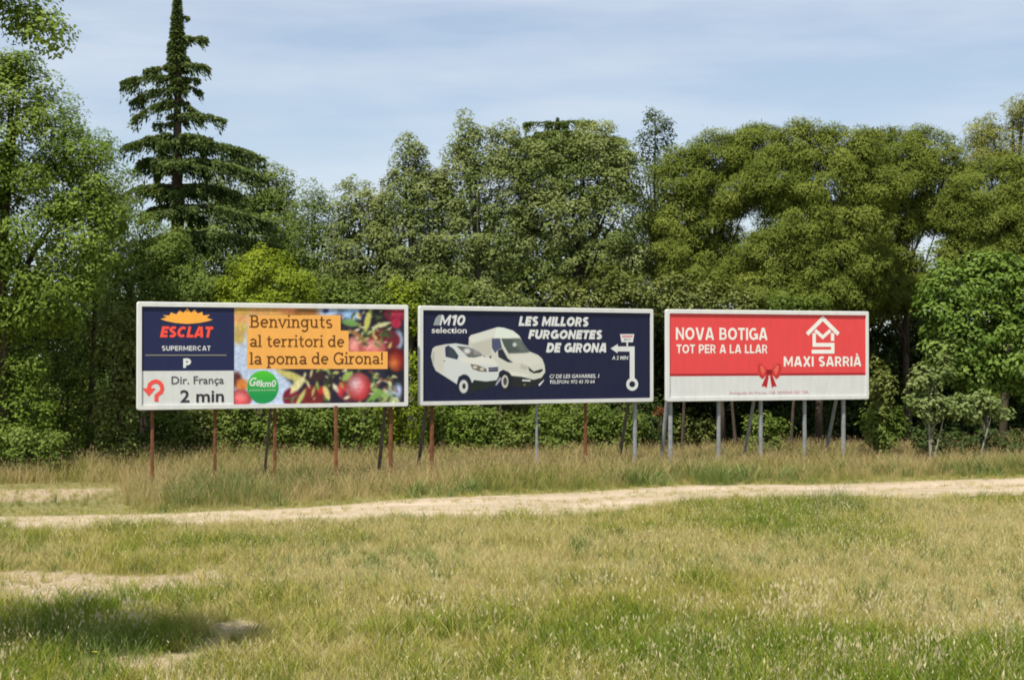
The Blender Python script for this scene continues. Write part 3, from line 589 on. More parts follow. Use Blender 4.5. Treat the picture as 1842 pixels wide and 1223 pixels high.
sans(b3, 'MAXI SARRIÀ', (*Z5(1065, 466), *Z5(1740, 552)), INK['pale'], red, .21, 0, .12)
b3.px_ribbon('house_emblem', [[Z5(*q) for q in l] for l in ([(1268, 272), (1405, 135), (1542, 272)], [(1338, 238), (1405, 298), (1472, 238)], [(1330, 262), (1330, 365), (1492, 365)], [(1490, 262), (1490, 330)], [(1492, 347), (1492, 424), (1308, 424)])],
    INK['pale'], red, [6.6, 5.6, 6.2, 6.2, 6.2])
bow = []
pw = Paint(*Z5(820, 510), *Z5(1065, 745), 0.7, (226, 74, 74))
def PW(pts, col, soft=.8): pw.poly([Z5(*q) for q in pts], col, soft)
PW([(925, 590), (905, 560), (870, 525), (842, 530), (835, 570), (855, 640), (880, 660), (915, 620)], (190, 52, 50)); PW([(905, 585), (880, 545), (858, 545), (862, 590), (885, 630)], (226, 100, 84), 3)
PW([(955, 590), (975, 560), (1010, 525), (1040, 530), (1045, 570), (1025, 640), (1000, 660), (965, 620)], (190, 52, 50)); PW([(975, 585), (1000, 545), (1024, 545), (1018, 590), (995, 630)], (226, 100, 84), 3)
PW([(925, 610), (905, 650), (872, 725), (895, 722), (915, 735), (930, 650)], (170, 40, 50)); PW([(950, 610), (972, 650), (1000, 725), (980, 722), (962, 735), (948, 650)], (170, 40, 50))
PW([(915, 580), (962, 580), (966, 622), (912, 622)], (140, 26, 30))
pw.build(b3, 'bow', red, M['picture'], cut=0.4)
b3.text('Avinguda de França 128, SARRIÀ DE TER', (*Z5(590, 762), *Z5(1282, 798)), INK['pink'], wh, 0, 0.004)

# ------------------------------------------------------------------ vegetation builders
def tube(pts, rad, n=7):
    V, Fc = [], []; p = [Vector(q) for q in pts]
    for i, q in enumerate(p):
        d = (p[min(i + 1, len(p) - 1)] - p[max(i - 1, 0)]).normalized(); s = d.cross(Vector((0.3, 1, 0.1))).normalized(); b = d.cross(s)
        for k in range(n):
            a = 2 * math.pi * k / n; V.append(tuple(q + (s * math.cos(a) + b * math.sin(a)) * rad[i]))
    for i in range(len(p) - 1):
        for k in range(n):
            a, c = i * n + k, i * n + (k + 1) % n; Fc.append((a, c, c + n, a + n))
    Fc.append(tuple(range(n - 1, -1, -1))); Fc.append(tuple(range((len(p) - 1) * n, len(p) * n)))
    return V, Fc
def tubes(name, lst, n=6):
    V, Fc = [], []
    for pts, rad in lst:
        v, f = tube(pts, rad, n); o = len(V); V += v; Fc += [tuple(i + o for i in q) for q in f]
    return pymesh(name, V, Fc, True)

def leaves(C, R, T, n, ln, wd, style='leaf', cen=None, up=0.5, shell=0.55, back=0.35, Q=None):
    """C (m,3) clump centres, R (m,3) radii, T (m,) tints, n leaves in all"""
    w = (R[:, 0] * R[:, 2]) ** 1.0; front = np.where(C[:, 1] > cen[1] + 0.45, back, 1.0) if cen is not None else 1.0
    w = w * front; k = rng.choice(len(C), n, p=w / w.sum())
    d = unit(rng.normal(size=(n, 3)) + np.array([0, -0.25, 0.4])); rad = shell + (1.08 - shell) * rng.random(n) ** 0.6
    if style == 'needle': rad = rad + np.abs(rng.normal(0, .16, n))
    p = C[k] + d * R[k] * rad[:, None]
    r = unit(rng.normal(size=(n, 3)))
    g = unit(p - Q[k]) if Q is not None else d
    if style == 'leaf':
        nn = unit(d * 0.55 + g * 0.7 + np.array([0, -0.08, up]) + r * 0.62)
        a = unit(np.cross(nn, unit(rng.normal(size=(n, 3)))))
    else:
        nn = unit(d * 0.45 + g * 0.95 + np.array([0, -0.05, 0.45]) + r * 0.55)
        v = np.array([0, 0, 0.55]) + d * 0.5 + unit(rng.normal(size=(n, 3))) * 0.8
        a = unit(v - nn * np.sum(v * nn, 1, keepdims=True) * 0.8); nn = unit(nn - a * np.sum(a * nn, 1, keepdims=True))
    b = np.cross(nn, a); s = (0.7 + 0.6 * rng.random(n))[:, None]
    A, B = a * (ln / 2) * s, b * (wd / 2) * s
    if style == 'needle':
        V = np.stack([p - A + B, p + A, p - A - B], 1).reshape(-1, 3); tint = np.clip(0.5 + (T[k] - .5) * .7 + rng.normal(0, 0.09, n), 0, 1)
        return fastmesh('crown', V, 3, {'tint': tint})
    V = np.stack([p - A, p + B * 1.0 - A * 0.1, p + A, p - B - A * 0.1], 1).reshape(-1, 3)
    tint = np.clip(T[k] + rng.normal(0, 0.12, n), 0, 1)
    return fastmesh('crown', V, 4, {'tint': tint})

TREES = 0
def clumps(ells, d, sub, depth, keep=1.0, jit=0.25):
    """ells: crown masses as (px, py, rx, ry) seen at distance d; returns sub-clump centres, radii, tints"""
    m = d / F; C, R, T, big, Q = [], [], [], [], []
    for e in ells:
        px, py, ax, ay = e[:4]; dep = e[4] if len(e) > 4 else 0.0
        c = np.array(P(px, py, d + dep)); r = np.array([ax * m, max(depth * (ax + ay) / 2 * m, 0.3), ay * m]); big.append((c, r))
    for j, (c, r) in enumerate(big):
        area = (r[0] * r[2] + r[0] * r[1] + r[1] * r[2]) / 3 * 4 * math.pi
        n = max(3, int(keep * area / (sub * sub) * 0.62)); base = rng.normal(0.5, 0.10)
        dd = unit(rng.normal(size=(n, 3))); fr = np.where(rng.random(n) < 0.8, 0.80 + 0.24 * rng.random(n), 0.3 + 0.5 * rng.random(n))
        for q, f in zip(dd, fr):
            p = c + q * np.maximum(r - sub * 0.55, r * 0.35) * f * (1 + rng.normal(0, 0.06))
            if any(k != j and np.sum(((p - c2) / r2_) ** 2) < 0.42 for k, (c2, r2_) in enumerate(big)) and rng.random() < .7: continue
            s = sub * (0.6 + 0.75 * rng.random()); C.append(p); R.append((s, s, s * (0.62 + 0.25 * rng.random()))); Q.append(c - np.array([0, 0, r[2] * .35])); T.append(np.clip(base + rng.normal(0, 0.13), 0.05, 0.95))
    return np.array(C), np.array(R), np.array(T), big, np.array(Q)
def tree(name, label, ells, d, mat, base_px, sub=0.55, depth=0.9, ln=0.13, wd=0.07, dens=800, style='leaf', trunk_r=0.16, bark='bark', cat='tree', group='trees of the wood behind the billboards',
         keep=1.0, up=0.5, limbs=9, shell=0.55, trunk_name='trunk', crown_name='crown', top=0.62, grow=1.1):
    ells = [(e[0], e[1] + (grow - 1) * e[3] * .9, e[2] * grow, e[3] * grow) for e in ells]
    m = d / F; C, R, T, big, Q = clumps(ells, d, sub, depth, keep)
    cen = sum((c * r[0] * r[2] for c, r in big)) / sum(r[0] * r[2] for c, r in big)
    area = sum(math.pi * r[0] * r[2] for c, r in big); n = int(area * dens * min(1, 1.15 / grow ** 2 + .1))
    bx = P(base_px, 800, d).x; base = Vector((bx, d, float(hgt(bx, d)) - 0.1)); root = empty(name, base); tag(root, label, cat, group)
    me = leaves(C, R, T, n, ln, wd, style, cen, up, shell, Q=Q)
    co = np.zeros(len(me.vertices) * 3, np.float32); me.vertices.foreach_get('co', co); me.vertices.foreach_set('co', (co.reshape(-1, 3) - np.array(base)).ravel().astype(np.float32)); me.update()
    cr = link(crown_name, me, M[mat], root); cr['kind'] = 'stuff'
    ztop = cen[2] + (C[:, 2].max() - cen[2]) * top - base.z; cx, cy = cen[0] - bx, cen[1] - d
    tp = [(0, 0, -0.3)] + [(cx * q + 0.12 * math.sin(5 * q + bx), cy * q + 0.1 * math.cos(4 * q), ztop * q) for q in (0.15, .35, .55, .75, 1)]
    tr = [trunk_r * v for v in (1.35, 1.1, .9, .72, .5, .16)]
    link(trunk_name, tubes('trunk', [(tp, tr)], 8), M[bark], root)
    if limbs:
        lst = []
        for i in rng.choice(len(C), min(limbs, len(C)), replace=False):
            e = Vector(C[i]) - base; q = min(0.92, max(0.2, (e.z / ztop) * 0.62)); k = q * 5; 
            s0 = Vector((cx * q, cy * q, ztop * q)); mid = s0.lerp(e, 0.5) + Vector((0, 0, 0.18 * (e - s0).length)) * (0.4 if style == 'leaf' else -0.3)
            lst.append(([s0, s0.lerp(mid, .5), mid, mid.lerp(e, .6), e], [trunk_r * v for v in (.45, .36, .27, .18, .08)]))
        lo = link('limbs', tubes('limbs', lst, 5), M[bark], root); lo['kind'] = 'stuff'
    return root

def cedar(label, px, d, tiers, top_py, mat='needle_cedar', dens=1.0, trunk_r=0.32, low_py=520):
    m = d / F; bx = P(px, 600, d).x; base = Vector((bx, d, -0.1)); root = empty('cedar_tree', base); tag(root, label, 'tree', 'trees of the wood behind the billboards')
    ztop = P(px, top_py, d).z
    link('trunk', tubes('trunk', [([(0, 0, -.3), (0.05, 0, ztop * .3), (0, 0, ztop * .6), (0.03, 0, ztop * .85), (0, 0, ztop)], [trunk_r * 1.2, trunk_r, trunk_r * .62, trunk_r * .3, .03])], 8), M['bark'], root)
    PT, DR, TT, LB = [], [], [], []
    for py, lf, rt, rise, droop in tiers:
        z0 = P(px, py, d).z - base.z
        br = [(180 + rng.normal(0, 12), lf * m), (rng.normal(0, 12), rt * m)]
        mean = (lf + rt) / 2 * m
        nb = 5 if mean > 1.2 else 4
        ff = 0.42 if py < 225 else 0.66
        br += [(a + rng.normal(0, 14), mean * ff * (0.65 + 0.4 * rng.random())) for a in np.linspace(-145, -35, 3 if py < 225 else 4)] + [(60, mean * ff), (120, mean * ff)]
        for az, Ln in br:
            if Ln < 0.15: continue
            az = math.radians(az); dv = np.array([math.cos(az), math.sin(az), 0]); sv = np.array([-dv[1], dv[0], 0]); z1 = z0 + rng.normal(0, 0.12)
            f = lambda t_: dv * (Ln * t_)[:, None] + np.array([0, 0, 1]) * (z1 + rise * Ln * t_ - droop * Ln * t_ ** 2)[:, None]
            LB.append(([tuple(f(np.array([q]))[0]) for q in (0, .3, .6, .95)], [.02 + .028 * Ln, .02 + .02 * Ln, .012 + .012 * Ln, .01]))
            n = int(560 * dens * Ln * (0.55 + 0.3 * Ln)); nk = int(Ln * 6) + 5; nod = rng.integers(0, nk, n); tn = 0.12 + 0.88 * rng.random(nk) ** .8; un = rng.random(nk) * 2 - 1; t_ = np.clip(tn[nod] + rng.normal(0, .055, n), .06, 1.04)
            wid = Ln * (0.27 * np.sin(np.pi * np.clip(t_ * .82 + .12, 0, 1)) + 0.03) * 1.0 + 0.06
            # short side twigs: needles gather on discrete sprays
            su = un[nod]
            u = np.clip(su + rng.normal(0, .22, n), -1, 1); lat = u * wid
            hang = np.abs(rng.normal(0, 1, n)) * (0.04 + 0.17 * min(Ln, 2.6) ** 1.3 / 2) * (0.4 + 0.8 * np.abs(u)) * (rng.random(n) < .62)
            p = f(t_) + sv * lat[:, None]; p[:, 2] += -hang - 0.12 * Ln * .3 * u * u + rng.normal(0, .035, n)
            out = unit(dv * 0.7 + sv * u[:, None] * 0.9 + np.array([0, 0, -0.25]) + np.array([0, 0, -1.0]) * np.minimum(hang * 4, 1.2)[:, None] + rng.normal(0, .35, (n, 3)))
            PT.append(p); DR.append(out); TT.append(np.clip(0.55 - hang * 0.6 + rng.normal(0, .16, n), 0, 1))
    # leader
    n = int(4200 * dens); q = rng.random(n) ** 0.8; zt = ztop - base.z; hh = zt - (P(px, top_py + 160, d).z - base.z)
    wl = (0.07 + 0.34 * q); an = rng.random(n) * 2 * math.pi; rr_ = wl * np.sqrt(rng.random(n)); PT.append(np.stack([rr_ * np.cos(an), rr_ * np.sin(an), zt - q * hh], 1))
    DR.append(unit(np.stack([np.cos(an), np.sin(an), np.full(n, -0.35)], 1) + rng.normal(0, .3, (n, 3)))); TT.append(np.clip(rng.normal(.45, .18, n), 0, 1))
    p, a, tt = np.concatenate(PT), np.concatenate(DR), np.concatenate(TT); n = len(p); b = unit(np.cross(a, rng.normal(size=(n, 3))))
    s = (0.7 + .6 * rng.random(n))[:, None]; A, B = a * .085 * s, b * .030 * s
    me = fastmesh('crown', np.stack([p - A, p + B, p + A, p - B], 1).reshape(-1, 3), 4, {'tint': tt})
    cr = link('crown', me, M[mat], root); cr['kind'] = 'stuff'
    lo = link('limbs', tubes('limbs', LB, 5), M['bark'], root); lo['kind'] = 'stuff'
    return root

# ------------------------------------------------------------------ the wood, left to right
tree('ash_tree', 'big light green tree filling the left edge of the picture, behind the meadow', [(-90, 300, 130, 210), (20, 215, 85, 120), (75, 270, 80, 110), (140, 320, 70, 90), (40, 400, 120, 120), (165, 420, 80, 100), (-60, 500, 130, 120), (90, 510, 90, 90), (30, 130, 40, 45)],
     50, 'leaf_ash', 10, 0.5, 0.7, 0.15, 0.07, 560, trunk_r=.24, limbs=16)
tree('ash_tree', 'slender feathery treetop rising between the left edge tree and the cedar', [(122, 205, 26, 45), (135, 270, 40, 60), (188, 265, 26, 36), (175, 330, 50, 70), (215, 350, 40, 60)], 53, 'leaf_ash', 165, 0.32, 0.9, 0.12, 0.05, 480, trunk_r=.1, limbs=14, keep=1.2, top=.35)
tree('holm_oak', 'mid green tree in front of the cedar, left of the first billboard top', [(225, 420, 55, 70), (285, 440, 55, 50), (215, 500, 90, 70), (330, 520, 85, 45), (265, 560, 110, 60)], 56, 'leaf_mid', 260, 0.45, 0.9, 0.12, 0.06, 850, trunk_r=.18)
cedar('tall dark cedar with drooping tiers and a thin spire, highest tree', 318, 59, [
    (28, 10, 20, .0, .1), (76, 18, 54, .12, .12), (90, 24, 24, -.1, .25), (122, 60, 64, .14, .24), (141, 98, 40, .14, .2), (160, 86, 44, .08, .3), (182, 82, 40, -.1, .35),
    (212, 40, 84, .12, .2), (254, 98, 150, .16, .3), (292, 96, 158, .12, .3), (340, 92, 130, .16, .3), (376, 70, 172, .14, .28), (428, 50, 178, .08, .2), (476, 50, 150, -.12, .15), (505, 60, 110, -.2, .1)], -30)
tree('broadleaf_tree', 'light green tree showing behind the right side of the tall cedar', [(430, 335, 60, 70), (480, 345, 48, 62), (470, 420, 75, 80), (512, 380, 34, 60), (400, 420, 60, 80), (410, 490, 80, 60), (330, 470, 60, 60)], 68, 'leaf_mid', 460, 0.5, 0.8, 0.14, 0.07, 700)
tree('broadleaf_tree', 'soft green tree right of the cedar with a low rounded top', [(562, 400, 42, 66), (540, 440, 60, 70), (590, 470, 55, 80), (555, 520, 75, 60)], 62, 'leaf_mid', 560, 0.42, 0.9, 0.12, 0.055, 850)
tree('broadleaf_bush', 'bright yellow green rounded bush rising behind the first billboard', [(470, 500, 62, 58), (430, 530, 45, 40), (515, 520, 55, 50), (470, 560, 90, 50)], 55, 'leaf_bright', 470, 0.36, 0.8, 0.12, 0.06, 850, limbs=5, cat='bush')
tree('poplar_tree', 'grey green tree with pointed top left of the tallest poplars', [(640, 372, 36, 54), (668, 380, 30, 46), (640, 450, 60, 70), (690, 470, 45, 70), (640, 530, 70, 60)], 61, 'leaf_grey', 648, 0.36, 0.8, 0.135, 0.066, 900, grow=1.25, limbs=10)
tree('poplar_tree', 'grey green poplar with a narrow top standing behind the gap between first two billboards', [(742, 300, 32, 52), (728, 350, 38, 60), (765, 350, 40, 55), (740, 430, 66, 70), (700, 400, 30, 55), (745, 510, 70, 70)], 60, 'leaf_grey', 742, 0.34, 0.8, 0.135, 0.066, 900, bark='bark_pale', grow=1.25, limbs=12)
tree('poplar_tree', 'tallest grey green poplar with ragged twin tops above the van billboard', [(838, 238, 24, 42), (860, 275, 42, 48), (905, 262, 36, 50), (820, 315, 38, 48), (880, 345, 66, 66), (800, 380, 34, 46), (850, 440, 72, 64), (920, 410, 50, 60), (835, 500, 74, 50), (795, 455, 36, 50)], 60, 'leaf_grey', 865, 0.36, 0.8, 0.135, 0.066, 850, bark='bark_pale', grow=1.25, limbs=22)
cedar('flat topped cedar peeping over the poplars near the middle', 1003, 72, [(222, 60, 74, .06, .1), (240, 90, 120, .05, .12), (262, 100, 130, .05, .15), (290, 110, 130, .05, .15)], 212, dens=.7)
tree('poplar_tree', 'broad grey green poplar right of the tallest one, reaching over the van billboard', [(985, 300, 52, 58), (1072, 262, 40, 52), (1040, 320, 60, 60), (1110, 300, 42, 62), (1000, 385, 66, 60), (1095, 385, 62, 66), (960, 360, 40, 50), (1050, 455, 70, 50), (1125, 450, 40, 50)], 60, 'leaf_grey', 1035, 0.38, 0.8, 0.138, 0.068, 880, grow=1.25, limbs=18)
tree('black_poplar', 'thin dark sparse treetop standing just left of the umbrella pines', [(1178, 222, 22, 30), (1200, 240, 18, 30), (1165, 262, 26, 34), (1192, 300, 28, 44), (1165, 345, 26, 46), (1190, 390, 30, 50)], 74, 'leaf_dark', 1182, 0.3, 0.8, 0.17, 0.075, 260, limbs=14, keep=1.1, top=.95, trunk_r=.12)

pk = dict(style='needle', sub=0.38, depth=.9, ln=0.14, wd=0.042, dens=2500, trunk_r=.13, limbs=14, up=.6, shell=.4, grow=1.18)
tree('stone_pine', 'umbrella pine with the leftmost broad crown above the gap between van and red billboards', [(1290, 282, 62, 46), (1365, 268, 58, 44), (1232, 320, 60, 52), (1318, 340, 64, 46), (1210, 390, 58, 50), (1268, 400, 58, 44), (1205, 455, 60, 46), (1262, 480, 70, 50), (1320, 500, 60, 40)], 61, 'needle_pine', 1300, **pk)
tree('stone_pine', 'middle umbrella pine with wide flat dome directly above the red billboard', [(1440, 268, 62, 44), (1520, 268, 62, 42), (1400, 325, 62, 48), (1480, 335, 74, 52), (1560, 330, 60, 46), (1440, 405, 76, 54), (1525, 400, 70, 50), (1400, 450, 56, 44), (1470, 470, 80, 50), (1545, 480, 60, 44), (1400, 520, 70, 40), (1490, 525, 80, 40)], 59, 'needle_pine', 1475, **pk)
tree('stone_pine', 'right umbrella pine whose dome edge drops towards the right side trees', [(1595, 270, 58, 42), (1665, 278, 58, 46), (1620, 330, 66, 48), (1695, 330, 50, 52), (1600, 395, 50, 42), (1680, 375, 52, 38), (1590, 470, 56, 40), (1610, 515, 66, 44), (1560, 530, 60, 40)], 62, 'needle_pine', 1640, **pk)
tree('stone_pine', 'olive green pine at the right edge in front of a taller pale pine', [(1765, 340, 60, 48), (1835, 330, 60, 50), (1735, 385, 50, 40), (1795, 400, 64, 46), (1860, 410, 64, 50), (1820, 460, 66, 44), (1730, 455, 44, 36), (1910, 360, 60, 60)], 61, 'needle_pine', 1800, **pk)
tree('stone_pine', 'tall pale pine with separate tufted tops at the upper right corner', [(1757, 244, 22, 30), (1784, 232, 20, 28), (1830, 205, 22, 34), (1860, 220, 30, 50), (1808, 262, 34, 34), (1765, 290, 40, 30), (1850, 290, 50, 40)], 70, 'needle_pine2', 1830, style='needle', sub=.42, depth=.9, ln=.2, wd=.045, dens=700, trunk_r=.2, limbs=16)
tree('mulberry_tree', 'dense bright green broad leaved tree at the right edge below the pines', [(1720, 520, 62, 54), (1690, 560, 44, 54), (1790, 500, 60, 50), (1850, 540, 60, 80), (1760, 590, 80, 60), (1705, 625, 44, 46), (1830, 640, 76, 66), (1760, 660, 60, 50), (1900, 600, 60, 120)], 56, 'leaf_fig', 1770, .42, .7, .17, .11, 480, limbs=8, trunk_r=.09)
tree('fig_sapling', 'young pale leaved sapling on thin bare trunks right of the red billboard', [(1660, 690, 26, 36), (1695, 672, 24, 36), (1672, 735, 40, 34), (1722, 735, 30, 30), (1640, 722, 16, 24)], 52.5, 'leaf_sap', 1668, .22, .9, .14, .10, 620, trunk_r=.045, bark='bark_pale', limbs=6, grow=.92, group=None)
tree('fig_sapling', 'low pale green spreading sapling standing rightmost against the dark undergrowth', [(1775, 728, 36, 26), (1800, 745, 26, 24), (1750, 748, 24, 20)], 52.8, 'leaf_sap', 1772, .22, .9, .14, .10, 560, trunk_r=.04, bark='bark_pale', limbs=5, grow=.92, group=None)
# second bare stem of the sapling
ss = [o for o in COL.objects if o.name.startswith('fig_sapling')][0]
link('stem', tubes('stem', [([(.15, 0, -.1), (.28, 0, .7), (.48, .02, 1.5), (.6, 0, 2.1)], [.04, .034, .026, .012])], 6), M['bark_pale'], ss)
link('stem', tubes('stem', [([(.1, .02, -.1), (.12, 0, .7), (.2, .02, 1.6)], [.03, .024, .01])], 6), M['bark_pale'], ss)

# tall background woods that close the gaps low down
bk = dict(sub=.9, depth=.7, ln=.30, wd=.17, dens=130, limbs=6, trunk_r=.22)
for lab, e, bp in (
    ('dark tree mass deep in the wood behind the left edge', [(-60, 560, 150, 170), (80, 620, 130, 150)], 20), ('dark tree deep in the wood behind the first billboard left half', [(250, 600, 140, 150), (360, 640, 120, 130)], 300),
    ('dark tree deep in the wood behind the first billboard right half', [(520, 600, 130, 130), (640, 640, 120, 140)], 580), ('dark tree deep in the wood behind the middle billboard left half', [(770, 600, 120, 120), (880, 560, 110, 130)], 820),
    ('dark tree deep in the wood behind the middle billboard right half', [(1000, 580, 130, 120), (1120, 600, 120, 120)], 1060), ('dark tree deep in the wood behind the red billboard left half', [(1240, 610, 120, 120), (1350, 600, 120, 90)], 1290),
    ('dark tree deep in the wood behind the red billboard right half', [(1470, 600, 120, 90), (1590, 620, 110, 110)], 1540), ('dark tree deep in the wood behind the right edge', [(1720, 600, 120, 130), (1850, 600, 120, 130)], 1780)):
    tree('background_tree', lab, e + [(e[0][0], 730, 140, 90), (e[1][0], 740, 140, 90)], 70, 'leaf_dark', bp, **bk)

for lab, e, bp in (('shadowed oak behind the leftmost umbrella pine', [(1240, 430, 90, 80), (1330, 470, 60, 60)], 1270), ('shadowed oak behind the middle umbrella pine', [(1440, 420, 90, 90), (1540, 440, 80, 80)], 1480), ('shadowed oak behind the right umbrella pine', [(1620, 500, 80, 56), (1720, 470, 60, 44), (1800, 430, 70, 60)], 1660), ('shadowed oak behind the broad poplar right of the tallest', [(980, 470, 80, 60), (1100, 470, 90, 66)], 1040), ('shadowed oak behind the tallest twin topped poplar', [(820, 480, 90, 60), (900, 470, 60, 60)], 860)):
    tree('shadowed_oak', lab, e, 66, 'leaf_mid', bp, .6, .7, .17, .10, 330, limbs=5, trunk_r=.12)

# understory: bushes standing in front of the wood
US = 'bushes along the foot of the wood'
def bush(label, e, d, mat, ln=.13, wd=.075, dens=560, sub=.3, name='bush', depth=.7):
    m = sum(q[0] for q in e) / len(e); e = list(e); yg = HZ + EYE * F / d
    if max(q[1] for q in e) > 680:
        x0, x1 = min(q[0] - q[2] * .7 for q in e), max(q[0] + q[2] * .7 for q in e); low = max(q[1] + q[3] for q in e)
        if low < yg - 8: e.append(((x0 + x1) / 2, (low - 20 + yg - 6) / 2, (x1 - x0) / 2, max(14, (yg - 6 - low + 20) / 2)))
    return tree(name, label, e, d, mat, m, sub, depth, ln, wd, dens, trunk_r=.06, limbs=5, cat='bush', group=US, trunk_name='stem', crown_name='foliage', top=.4)
bush('leafy green bush at the left edge, bottom of the wood', [(-30, 690, 70, 60), (40, 660, 50, 46), (30, 730, 80, 50), (-20, 770, 70, 40)], 50, 'leaf_ash')
bush('dark leafy bush halfway between left edge and first billboard', [(120, 650, 56, 60), (90, 710, 50, 50), (140, 740, 60, 50)], 52, 'leaf_mid', dens=420)
bush('olive leaved bush touching the left side of the first billboard', [(205, 600, 46, 60), (225, 680, 40, 60), (200, 740, 52, 46)], 51.5, 'leaf_olive', dens=420)
bush('low pale green bush at far left just above the tall grass', [(30, 785, 60, 22), (90, 790, 40, 18)], 49, 'leaf_mid')
bush('dark holly bush high up between left tree and first billboard', [(60, 560, 80, 60), (150, 560, 60, 60)], 53, 'leaf_mid', dens=420)
specs = [(300, 765, 50, 34, 'leaf_mid', 'below the navy supermarket panel'), (375, 770, 44, 30, 'leaf_olive', 'below the two minutes panel'), (450, 760, 46, 36, 'leaf_mid', 'below the green round badge'), (540, 762, 46, 36, 'leaf_mid', 'below the middle of the apple photo'), (640, 765, 48, 36, 'leaf_mid', 'right of the front rusty post'), (722, 700, 34, 70, 'leaf_bright', 'in the gap between first and middle billboard'),
    (820, 765, 46, 36, 'leaf_ash', 'below the front van'), (900, 772, 46, 30, 'leaf_mid', 'below the rear van'), (1010, 768, 50, 34, 'leaf_mid', 'below the address lines of the middle billboard'), (1100, 765, 44, 36, 'leaf_mid', 'below the route arrow ring'), (1180, 775, 30, 34, 'leaf_mid', 'in the gap left of the red billboard'), (1255, 775, 30, 30, 'leaf_olive', 'between the first two grey posts')]
for x, y, a, b_, mt, lb in specs:
    bush('undergrowth bush ' + lb, [(x - a * .6, y - 6, a * .85, b_ * 1.2), (x + a * .6, y, a * .85, b_ * 1.15)], 54.5 + 2.5 * (x > 1150) + 1.5 * (x > 750), mt, dens=430)
specs2 = [(560, 525, 60, 40, 'leaf_mid', 'above the welcome text'), (650, 545, 60, 40, 'leaf_mid', 'above the apple leaves of the first billboard'), (728, 535, 34, 44, 'leaf_bright', 'above the gap between first and middle billboard'), (800, 530, 60, 46, 'leaf_mid', 'above the small logo of the van billboard'), (895, 540, 60, 40, 'leaf_grey', 'above the tall van'), (1030, 532, 56, 36, 'leaf_olive', 'above the big slogan of the van billboard'), (1120, 520, 60, 46, 'leaf_olive', 'above the route sign of the van billboard'),
    (1225, 530, 60, 44, 'leaf_olive', 'above the left corner of the red billboard'), (1320, 535, 60, 32, 'leaf_olive', 'above the slogan of the red billboard'), (1430, 540, 60, 26, 'leaf_mid', 'above the house emblem'), (1585, 680, 26, 40, 'leaf_olive', 'touching the right side of the red billboard'), (1590, 760, 40, 40, 'leaf_mid', 'below the right corner of the red billboard'), (1380, 770, 40, 30, 'leaf_mid', 'behind the leaning brace of the red billboard'), (1690, 790, 60, 24, 'leaf_dark', 'around the feet of the young sapling'), (1800, 790, 60, 26, 'leaf_dark', 'at the right edge above the grass')]
for x, y, a, b_, mt, lb in specs2:
    bush('leafy bush ' + lb, [(x - a * .4, y, a * .65, b_), (x + a * .4, y + 6, a * .65, b_ * .9), (x, y + 30, a * .8, b_)], 57 - 2.2 * (y > 600), mt, dens=430)

rowm = ['leaf_mid', 'leaf_dark', 'leaf_olive', 'leaf_ash', 'leaf_dark']
for i, (x, lb) in enumerate(((-40, 'at the left frame edge, second row'), (40, 'just inside the left frame edge, second row'), (110, 'second row, under the left edge tree'), (185, 'second row, left of the first billboard'), (255, 'second row, behind the left corner post of the first billboard'), (335, 'second row, behind the navy supermarket panel'), (415, 'second row, left of the middle post of the first billboard'), (500, 'second row, behind the middle post of the first billboard'), (590, 'second row, behind the front rusty post'), (680, 'second row, left of the last post of the first billboard'), (765, 'second row, behind the left post of the van billboard'), (860, 'second row, behind the two vans'), (940, 'second row, left of the thin grey post'), (1040, 'second row, behind the orange rusty post'), (1140, 'second row, behind the right grey post of the van billboard'))):
    hh = 32 + 34 * rng.random()
    bush('tangled bush ' + lb, [(x - 24, 752 - hh * .3, 44, hh), (x + 24, 760 - hh * .2, 44, hh * .9), (x, 785, 56, 26)], 56.5 + 2.6 * rng.random(), rowm[i % 5], dens=340, ln=.12, wd=.065)
for i, (x, lb) in enumerate(((-60, 'beyond the left frame edge'), (110, 'under the left edge tree'), (280, 'under the tall cedar'), (450, 'behind the first billboard middle posts'), (620, 'behind the front rusty post'), (790, 'behind the left post of the van billboard'), (960, 'behind the thin grey post'), (1130, 'behind the right post of the van billboard'), (1300, 'behind the left posts of the red billboard'), (1470, 'behind the right posts of the red billboard'), (1640, 'behind the young sapling'), (1810, 'at the right frame edge'))):
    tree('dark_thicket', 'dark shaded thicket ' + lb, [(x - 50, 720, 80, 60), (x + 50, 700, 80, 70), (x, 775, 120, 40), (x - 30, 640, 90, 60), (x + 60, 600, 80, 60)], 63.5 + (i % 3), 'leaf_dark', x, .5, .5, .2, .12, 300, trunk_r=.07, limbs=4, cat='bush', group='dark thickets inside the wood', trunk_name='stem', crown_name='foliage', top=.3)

tree('dead_shrub', 'small patch of reddish brown dead leaves in the gap left of the red billboard', [(1184, 744, 11, 7), (1190, 738, 7, 6)], 53.5, 'leaf_dead', 1192, .12, .9, .10, .06, 900, trunk_r=.03, limbs=3, cat='shrub', group=None, trunk_name='stem', crown_name='foliage')
# near tree whose branches reach in at the upper left and shade the grass below
tree('roadside_tree', 'near tree at the upper left corner, only its lowest leafy branches in view', [(-420, -170, 330, 250), (-150, -120, 190, 170), (-40, -10, 80, 50), (40, 30, 52, 44), (85, 62, 20, 18), (-560, 60, 200, 160)], 17.6, 'leaf_ash', -330, .26, .9, .066, .034, 2500, trunk_r=.09, limbs=14, group=None, keep=.8)

